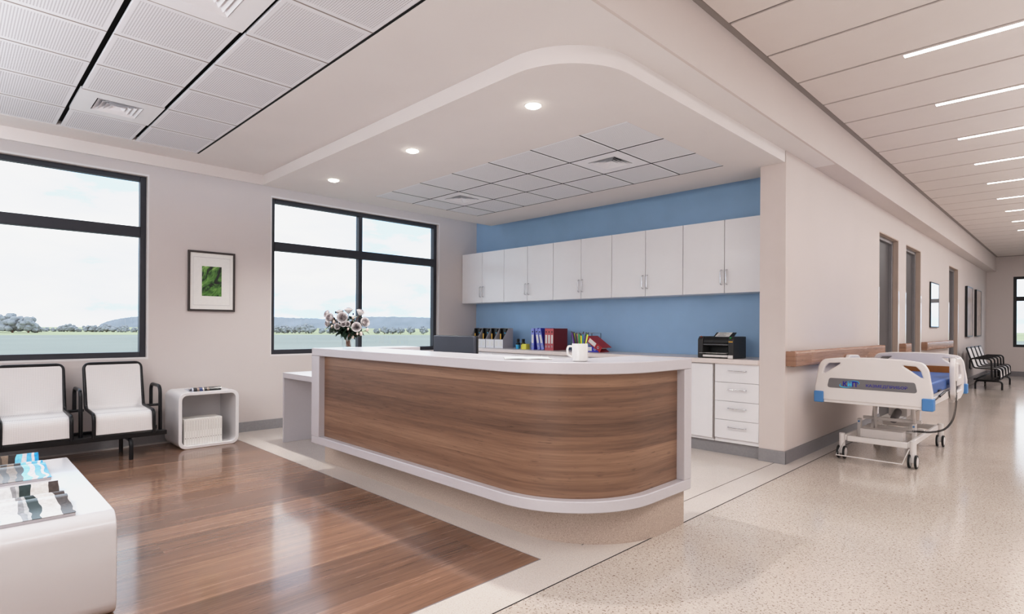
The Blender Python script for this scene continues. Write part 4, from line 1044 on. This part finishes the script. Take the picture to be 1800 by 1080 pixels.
def text(name, body, size, mat, x, z, parent, shear=0.0, bold=0.0006, sx=1.0):
    cu = bpy.data.curves.new(name, 'FONT'); cu.body = body; cu.size = size; cu.extrude = 0.0004; cu.offset = bold; cu.shear = shear
    tmp = bpy.data.objects.new(name, cu); COL.objects.link(tmp)
    dg = bpy.context.evaluated_depsgraph_get(); dg.update()
    me = bpy.data.meshes.new_from_object(tmp.evaluated_get(dg)); COL.objects.unlink(tmp); bpy.data.objects.remove(tmp)
    xs = [v.co.x for v in me.vertices]
    me.transform(Matrix.Translation((x, 6.0-BY-0.0262, z)) @ Matrix.Rotation(PI/2, 4, 'X') @ Matrix.Diagonal((sx, 1, 1, 1)) @ Matrix.Translation((-min(xs), 0, 0)))
    me.materials.clear(); me.materials.append(M[mat])
    o = bpy.data.objects.new(name, me); COL.objects.link(o); o.parent = parent
    return o, (max(xs)-min(xs))*sx
text('lettering', 'КАЗМЕДПРИБОР', 0.034, 'navy_ink', -0.032, 0.727, foot, 0, 0.0003, 1.12)
xk = -0.222
o1, w1 = text('logo_letter', 'К', 0.058, 'navy_ink', xk, 0.722, foot, 0, 0.0022, 0.98)
o2, w2 = text('logo_letter', 'М', 0.050, 'cyan_ink', xk+w1+0.002, 0.724, foot, 0, 0.0030, 0.8)
o3, w3 = text('logo_letter', 'П', 0.058, 'navy_ink', xk+w1+w2+0.005, 0.722, foot, 0, 0.0022, 0.98)
def swoosh(mat, a0, a1, rx, rz, wmax, cx, cz, name):
    n = 22; m_ = MB(); A, B = [], []
    for k in range(n+1):
        a = math.radians(a0+(a1-a0)*k/n); wv = wmax*math.sin(PI*k/n)+0.0004
        c_, s_ = math.cos(a), math.sin(a); tl = 0.22
        for lst, rr in ((A, 0.0), (B, wv)):
            x = (rx-rr)*c_; z = (rz-rr*0.8)*s_
            lst.append(m_.b.verts.new((cx+x*math.cos(tl)-z*math.sin(tl)*0.6, 6.0-BY-0.0266, cz+x*math.sin(tl)*0.9+z)))
    for k in range(n): m_.b.faces.new((A[k], A[k+1], B[k+1], B[k]))
    obj(name, m_, mat, foot, smooth=False)
cxl = xk+(w1+w2+w3)/2
swoosh('cyan_ink', 140, 290, 0.085, 0.030, 0.010, cxl, 0.741, 'logo_swoosh')
swoosh('cyan_ink', -40, 110, 0.085, 0.030, 0.006, cxl, 0.742, 'logo_swoosh')
swoosh('navy_ink', -30, 100, 0.077, 0.026, 0.008, cxl, 0.742, 'logo_swoosh')
for s in (-1, 1):
    for yy in (5.965, 7.955):
        m_ = MB().box(s*0.43-0.042, s*0.43+0.042, yy-BY, yy+0.10-BY, 0.552, 0.660)
        obj('corner_bumper', m_, 'cap_blue', bed, 0.010, 3)
obj('end_rail', MB().box(-0.39, 0.39, 5.985-BY, 6.015-BY, 0.556, 0.584), 'plastic_white', bed, 0.004)
obj('end_rail', MB().box(-0.39, 0.39, 8.005-BY, 8.035-BY, 0.556, 0.584), 'plastic_white', bed, 0.004)
obj('deck_frame', MB().box(-0.43, -0.38, 6.03-BY, 8.0-BY, 0.575, 0.645).box(0.38, 0.43, 6.03-BY, 8.0-BY, 0.575, 0.645).box(-0.38, 0.38, 6.06-BY, 6.10-BY, 0.58, 0.63).box(-0.38, 0.38, 7.92-BY, 7.96-BY, 0.58, 0.63).box(-0.38, 0.38, 6.98-BY, 7.02-BY, 0.58, 0.63).box(-0.40, 0.40, 6.05-BY, 7.96-BY, 0.645, 0.662), 'plastic_white', bed, 0.004)
obj('mattress', MB().box(-0.415, 0.415, 6.06-BY, 7.955-BY, 0.664, 0.775), 'mattress', bed, 0.018, 3)
obj('mattress_stop', MB().tube([(0.40, 6.55-BY, 0.668), (0.425, 6.55-BY, 0.69), (0.425, 6.66-BY, 0.69), (0.40, 6.66-BY, 0.668)], 0.006, 8), 'black_metal', bed)
# side rails: plates with a grip hole, at the head half of both sides
srp = f2([(7.04-BY, 0.62), (7.00-BY, 0.90), (7.06-BY, 0.965), (7.42-BY, 0.955), (7.62-BY, 0.80), (7.60-BY, 0.60), (7.40-BY, 0.56), (7.10-BY, 0.565)], [0.05, 0.06, 0.05, 0.12, 0.08, 0.05, 0.06, 0.04])
srh = f2([(7.08-BY, 0.76), (7.08-BY, 0.91), (7.36-BY, 0.905), (7.46-BY, 0.80), (7.42-BY, 0.76)], 0.03)
srk = f2([(7.12-BY, 0.63), (7.11-BY, 0.70), (7.50-BY, 0.70), (7.48-BY, 0.63)], 0.02)
for s in (-1, 1):
    curve_plate('side_rail', [srp, srh[::-1], srk[::-1]], 0.012, 0.010, 'plastic_white', bed, (s*0.462, 0, 0), (PI/2, 0, PI/2))
    for yb in (7.2, 7.42):
        obj('rail_bracket', MB().box(s*0.43-0.022, s*0.43+0.022, yb-BY, yb+0.06-BY, 0.52, 0.62), 'plastic_white', bed, 0.003)
obj('gas_spring', MB().cyl((0.445, 6.25-BY, 0.63), (0.45, 6.62-BY, 0.665), 0.005, 8).cyl((0.448, 6.42-BY, 0.647), (0.451, 6.66-BY, 0.669), 0.011, 10), 'black_metal', bed)
# wheeled base
obj('base_frame', MB().box(-0.24, 0.25, 6.185-BY, 6.215-BY, 0.172, 0.226).box(-0.24, 0.25, 7.575-BY, 7.605-BY, 0.172, 0.226).box(0.245, 0.275, 6.2-BY, 7.6-BY, 0.176, 0.23).box(-0.275, -0.245, 6.2-BY, 7.6-BY, 0.176, 0.23), 'plastic_white', bed, 0.006)
for sx, yy in ((-0.285, 6.20), (0.29, 6.20), (-0.285, 7.59), (0.29, 7.59)):
    c_ = obj('caster', MB().cyl((sx, yy-BY, 0.10), (sx, yy-BY, 0.245), 0.026, 14).box(sx-0.012, sx+0.012, yy-BY-0.03, yy-BY+0.03, 0.05, 0.13), 'plastic_white', bed, 0.003)
    for q in (-1, 1):
        xq = sx+q*0.026
        obj('wheel', MB().cyl((xq-0.009, yy-BY-0.01, 0.062), (xq+0.009, yy-BY-0.01, 0.062), 0.061, 24), 'black_rubber', c_, 0.004)
        obj('wheel_cover', MB().lathe([(0.001, -0.0115), (0.044, -0.0105), (0.05, -0.006), (0.05, 0.006), (0.044, 0.0105), (0.001, 0.0115)], seg=24), 'plastic_white', c_)
        wc = [c for c in COL.objects if c.parent == c_ and c.name.startswith('wheel_cover')][-1]
        wc.rotation_euler = (0, PI/2, 0); wc.location = (xq, yy-BY-0.01, 0.062)
obj('foot_bar', MB().tube([(-0.262, 6.19-BY, 0.17), (-0.318, 6.12-BY, 0.038), (0.222, 6.12-BY, 0.038), (0.262, 6.19-BY, 0.17)], 0.006, 8), 'plastic_white', bed)
obj('control_box', MB().box(-0.165, 0.185, 6.34-BY, 6.46-BY, 0.205, 0.288), 'plastic_white', bed, 0.004)
for s in (-0.16, 0.17):
    obj('lift_arm', MB().mbox(Matrix.Translation((s, 6.86-BY, 0.40)) @ Matrix.Rotation(-0.45, 4, 'X'), 0.03, 0.05, 0.40).mbox(Matrix.Translation((s+0.035, 6.72-BY, 0.40)) @ Matrix.Rotation(0.35, 4, 'X'), 0.02, 0.04, 0.38), 'plastic_white', bed, 0.003)
obj('cross_bar', MB().box(-0.24, 0.26, 6.75-BY, 6.79-BY, 0.33, 0.36).box(-0.25, 0.25, 6.95-BY, 6.99-BY, 0.19, 0.25).box(-0.06, 0.10, 6.98-BY, 7.25-BY, 0.36, 0.50), 'plastic_white', bed, 0.003)
obj('lift_motor', MB().cyl((0.02, 6.78-BY, 0.34), (0.02, 7.35-BY, 0.52), 0.035, 16).box(-0.06, 0.08, 7.05-BY, 7.25-BY, 0.44, 0.55), 'plastic_grey', bed, 0.004)
obj('foot_bracket', MB().box(0.215, 0.245, 6.56-BY, 6.62-BY, 0.10, 0.35).box(-0.245, -0.215, 6.56-BY, 6.62-BY, 0.10, 0.35), 'plastic_white', bed, 0.003)
m_ = MB()
for z in (0.135, 0.325): m_.cyl((0.23, 6.552-BY, z), (0.23, 6.56-BY, z), 0.009, 10)
m_.cyl((-0.23, 6.552-BY, 0.325), (-0.23, 6.56-BY, 0.325), 0.009, 10)
obj('bolt_cover', m_, 'cap_blue', bed)
# handset with its coiled cord hangs from the side rail
t = thing('bed_handset', 'white bed handset with a coiled dark cord hanging on the side rail', 'handset', (-0.885, 7.08, 0.80))
obj('body', MB().box(-0.012, 0.014, -0.03, 0.03, -0.05, 0.13), 'plastic_white', t, 0.008, 3)
obj('hook', MB().tube(fillet([(0.0, 0, 0.12), (0.0, 0, 0.185), (-0.05, 0, 0.185), (-0.05, 0, 0.15)], 0.02), 0.006, 8), 'plastic_white', t)
cp = [Vector(p) for p in ((0.0, 0, -0.05), (0.0, 0.0, -0.20), (-0.002, -0.04, -0.32), (-0.015, -0.13, -0.43), (-0.06, -0.26, -0.505), (-0.14, -0.40, -0.525), (-0.22, -0.52, -0.515), (-0.30, -0.60, -0.512))]
# smooth path by catmull-rom, then helix around it
sm_ = []
for i in range(len(cp)-1):
    a = cp[max(i-1, 0)]; b_ = cp[i]; c_ = cp[i+1]; d_ = cp[min(i+2, len(cp)-1)]
    for q in range(16):
        s = q/16
        sm_.append(0.5*((2*b_)+(c_-a)*s+(2*a-5*b_+4*c_-d_)*s*s+(3*b_-a-3*c_+d_)*s**3))
sm_.append(cp[-1])
hx_ = []; nP = len(sm_)
for i in range((nP-1)*5+1):
    q = i/5; j = min(int(q), nP-2); p = sm_[j].lerp(sm_[j+1], q-j)
    tg = (sm_[j+1]-sm_[j]).normalized(); sd = tg.cross(Vector((0.3, 1, 0.2))).normalized(); u2 = sd.cross(tg)
    amp = 0.0075 if 12 < q < nP-10 else 0.0
    a = i*0.85
    hx_.append(tuple(p+(sd*math.cos(a)+u2*math.sin(a))*amp))
obj('coiled_cord', MB().tube(hx_, 0.0026, 5), 'black_rubber', t)

# ------------------------------------------------------------------ outdoors
def ringmesh(r0_, r1_, z0, z1, n=96):
    m_ = MB(); A, B = [], []
    for k in range(n):
        a = 2*PI*k/n
        A.append(m_.b.verts.new((r0_*math.cos(a), r0_*math.sin(a), z0))); B.append(m_.b.verts.new((r1_*math.cos(a), r1_*math.sin(a), z1)))
    for k in range(n): m_.b.faces.new((A[k], A[(k+1) % n], B[(k+1) % n], B[k]))
    return m_
o = obj('ground', ringmesh(0.5, 165, -1.0, -1.0), 'field', smooth=False); tag(o, 'flat green field outside the windows', 'field', None, 'structure')
o = obj('ground.001', ringmesh(165, 420, -1.0, 0.15), 'field2', smooth=False); tag(o, 'yellow-green slope beyond the green field', 'field', None, 'structure')
def hill(name, px0, px1, depth, prof, label, jag):
    m_ = MB(); n = 90; A, B, C_ = [], [], []
    random.seed(len(name)+int(px0))
    for k in range(n+1):
        s = k/n; px = px0+(px1-px0)*s
        z = prof(s)+random.uniform(-jag, jag)
        A.append(m_.b.verts.new(far(px, depth*0.93, -1.5))); B.append(m_.b.verts.new(far(px, depth, z))); C_.append(m_.b.verts.new(far(px, depth*1.2, -1.5)))
    for k in range(n):
        m_.b.faces.new((A[k], A[k+1], B[k+1], B[k])); m_.b.faces.new((B[k], B[k+1], C_[k+1], C_[k]))
    o = obj(name, m_, 'forest', smooth=False); tag(o, label, 'hill', None, 'structure')
def bell(s): return math.sin(PI*min(1, max(0, s)))**0.5
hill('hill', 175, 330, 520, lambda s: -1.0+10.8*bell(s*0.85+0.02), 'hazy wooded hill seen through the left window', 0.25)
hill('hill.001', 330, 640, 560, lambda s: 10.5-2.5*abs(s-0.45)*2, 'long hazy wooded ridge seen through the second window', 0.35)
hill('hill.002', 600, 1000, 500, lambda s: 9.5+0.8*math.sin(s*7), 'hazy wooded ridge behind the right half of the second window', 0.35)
def tree(px, depth, z, wd, h, label, group, seed):
    random.seed(seed); x, y, _ = far(px, depth)
    t = thing('tree', label, 'tree', (x, y, z), 0, group)
    m_ = MB()
    big = wd > 3.5
    for q in range(46 if big else 20):
        a = random.uniform(0, 2*PI); ph = random.uniform(-0.75, 1.0); rr = math.sqrt(max(0, 1-ph*ph))*0.40*wd*random.uniform(0.7, 1.0)
        zz = 0.5*h + ph*0.40*h
        m_.ico((rr*math.cos(a), rr*math.sin(a), zz), random.uniform(0.11, 0.17)*wd, 2, (1, 1, 0.9), 0.16)
    m_.ico((0, 0, h*0.48), wd*0.36, 2, (1.05, 1.05, 0.95*h/wd), 0.1)
    obj('crown', m_, 'tree', t); obj('trunk', MB().cyl((0, 0, -0.5), (0, 0, h*0.5), wd*0.04, 8), 'stem', t)
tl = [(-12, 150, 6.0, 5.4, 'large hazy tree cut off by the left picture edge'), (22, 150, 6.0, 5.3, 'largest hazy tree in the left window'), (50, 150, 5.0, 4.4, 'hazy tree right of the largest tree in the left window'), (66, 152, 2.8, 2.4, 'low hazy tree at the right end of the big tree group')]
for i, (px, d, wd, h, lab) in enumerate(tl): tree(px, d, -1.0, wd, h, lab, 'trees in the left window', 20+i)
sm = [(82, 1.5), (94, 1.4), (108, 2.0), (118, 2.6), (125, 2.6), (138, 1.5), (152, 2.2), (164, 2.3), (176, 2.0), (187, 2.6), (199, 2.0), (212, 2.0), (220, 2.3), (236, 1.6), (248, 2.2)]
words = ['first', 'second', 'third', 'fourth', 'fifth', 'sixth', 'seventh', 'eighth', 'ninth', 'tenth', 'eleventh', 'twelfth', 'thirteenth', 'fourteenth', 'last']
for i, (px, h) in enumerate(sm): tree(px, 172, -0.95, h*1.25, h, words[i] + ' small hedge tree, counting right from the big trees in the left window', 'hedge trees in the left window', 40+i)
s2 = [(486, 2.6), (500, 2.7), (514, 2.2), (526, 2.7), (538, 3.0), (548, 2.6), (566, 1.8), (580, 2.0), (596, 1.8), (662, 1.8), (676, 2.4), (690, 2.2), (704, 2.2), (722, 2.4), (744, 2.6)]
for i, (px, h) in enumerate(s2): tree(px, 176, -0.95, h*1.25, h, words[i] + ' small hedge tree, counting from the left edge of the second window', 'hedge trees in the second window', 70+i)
t = thing('bush', 'green bush outside the window at the corridor end', 'bush', (-1.0, 23.2, -1.0))
m_ = MB(); random.seed(5)
for q in range(16): m_.ico((random.uniform(-1.0, 1.2), random.uniform(-0.4, 0.4), random.uniform(0.4, 1.72)), random.uniform(0.2, 0.34), 2, (1, 1, 1), 0.2)
obj('foliage', m_, 'bush', t); obj('stem', MB().cyl((0, 0, 0), (0, 0, 1.0), 0.05, 8), 'stem', t)

# ------------------------------------------------------------------ sky and light
wd_ = bpy.data.worlds.new('sky'); SC.world = wd_; wd_.use_nodes = True
nt = wd_.node_tree; nt.nodes.clear()
def N(typ, **k):
    x = nt.nodes.new(typ)
    for a, b in k.items(): setattr(x, a, b)
    return x
tc = N('ShaderNodeTexCoord'); mp = N('ShaderNodeMapping'); mp.inputs['Scale'].default_value = (1.6, 1.6, 5.0); mp.inputs['Location'].default_value = (0.3, 0.7, 0.2)
nz = N('ShaderNodeTexNoise'); nz.inputs['Scale'].default_value = 2.6; nz.inputs['Detail'].default_value = 8; nz.inputs['Roughness'].default_value = 0.55
rp = N('ShaderNodeValToRGB'); e = rp.color_ramp.elements
e[0].position = 0.40; e[0].color = lin((168, 205, 243)); e[1].position = 0.58; e[1].color = lin((253, 254, 255))
e2 = e.new(0.72); e2.color = lin((194, 207, 231))
bg = N('ShaderNodeBackground'); bg.inputs[1].default_value = 2.2
ow = N('ShaderNodeOutputWorld')
for a, b in ((tc.outputs['Generated'], mp.inputs[0]), (mp.outputs[0], nz.inputs['Vector']), (nz.outputs[0], rp.inputs[0]), (rp.outputs[0], bg.inputs[0]), (bg.outputs[0], ow.inputs[0])): nt.links.new(a, b)
def area(name, loc, rot, sx, sy, en, colr=(1, 1, 1)):
    l = bpy.data.lights.new(name, 'AREA'); l.shape = 'RECTANGLE'; l.size = sx; l.size_y = sy; l.energy = en; l.color = colr
    o = bpy.data.objects.new(name, l); COL.objects.link(o); o.location = loc; o.rotation_euler = rot; return o
def aim(v):
    return Vector(v).to_track_quat('-Z', 'Y').to_euler()
area('room_fill', (-3.6, -1.0, 2.88), (0, 0, 0), 4.5, 1.8, 60, (0.97, 0.98, 1))  # unseen fill added behind the viewer to lift the waiting area
area('corridor_fill', (0.95, 2.0, 3.25), (0, 0, 0), 1.5, 5.0, 70, (0.97, 0.98, 1))  # added fill beside the view, brightens the near corridor
area('corridor_fill', (1.0, 12.0, 3.25), (0, 0, 0), 1.6, 14.0, 170, (0.98, 0.98, 1))  # added fill out of view for the far corridor, not a fitting
area('bounce_fill', (-3.8, -1.3, 1.7), (PI, 0, 0), 3.6, 1.2, 75, (0.92, 0.96, 1))  # added upward fill, stands in for bounce onto the waiting area ceiling
area('bounce_fill', (0.8, 2.4, 1.7), (PI, 0, 0), 0.8, 3.6, 18, (0.95, 0.97, 1))  # unseen upward fill added for the ceiling near the beam
area('bounce_fill', (1.0, 11.0, 1.7), (PI, 0, 0), 0.8, 12.0, 80, (0.95, 0.97, 1))  # unseen upward fill added for the far corridor ceiling
area('rear_fill', (-1.6, -2.15, 1.75), aim((-0.12, 1.0, 0.0)), 3.5, 2.0, 60, (0.97, 0.98, 1))  # added fill for cabinets and desk front, no window stands there
SC.view_settings.view_transform = 'Standard'; SC.view_settings.look = 'None'
SC.view_settings.exposure = 0.10; SC.view_settings.gamma = 1.0
vs = SC.view_settings; vs.use_curve_mapping = True; cm = vs.curve_mapping
cm.use_clip = False; cv = cm.curves[3]
cv.points[0].location = (0.0, 0.0); cv.points[-1].location = (3.0, 1.0)
for p_ in ((0.06, 0.052), (0.2, 0.195), (0.5, 0.52), (0.8, 0.75), (1.3, 0.885), (2.0, 0.955)): cv.points.new(*p_)
cm.update()
SC.cycles.max_bounces = 10; SC.cycles.diffuse_bounces = 5; SC.cycles.glossy_bounces = 4; SC.cycles.transmission_bounces = 6; SC.cycles.transparent_max_bounces = 12
SC.cycles.caustics_reflective = False; SC.cycles.caustics_refractive = False
SC.cycles.sample_clamp_indirect = 6.0
SC.cycles.use_denoising = True
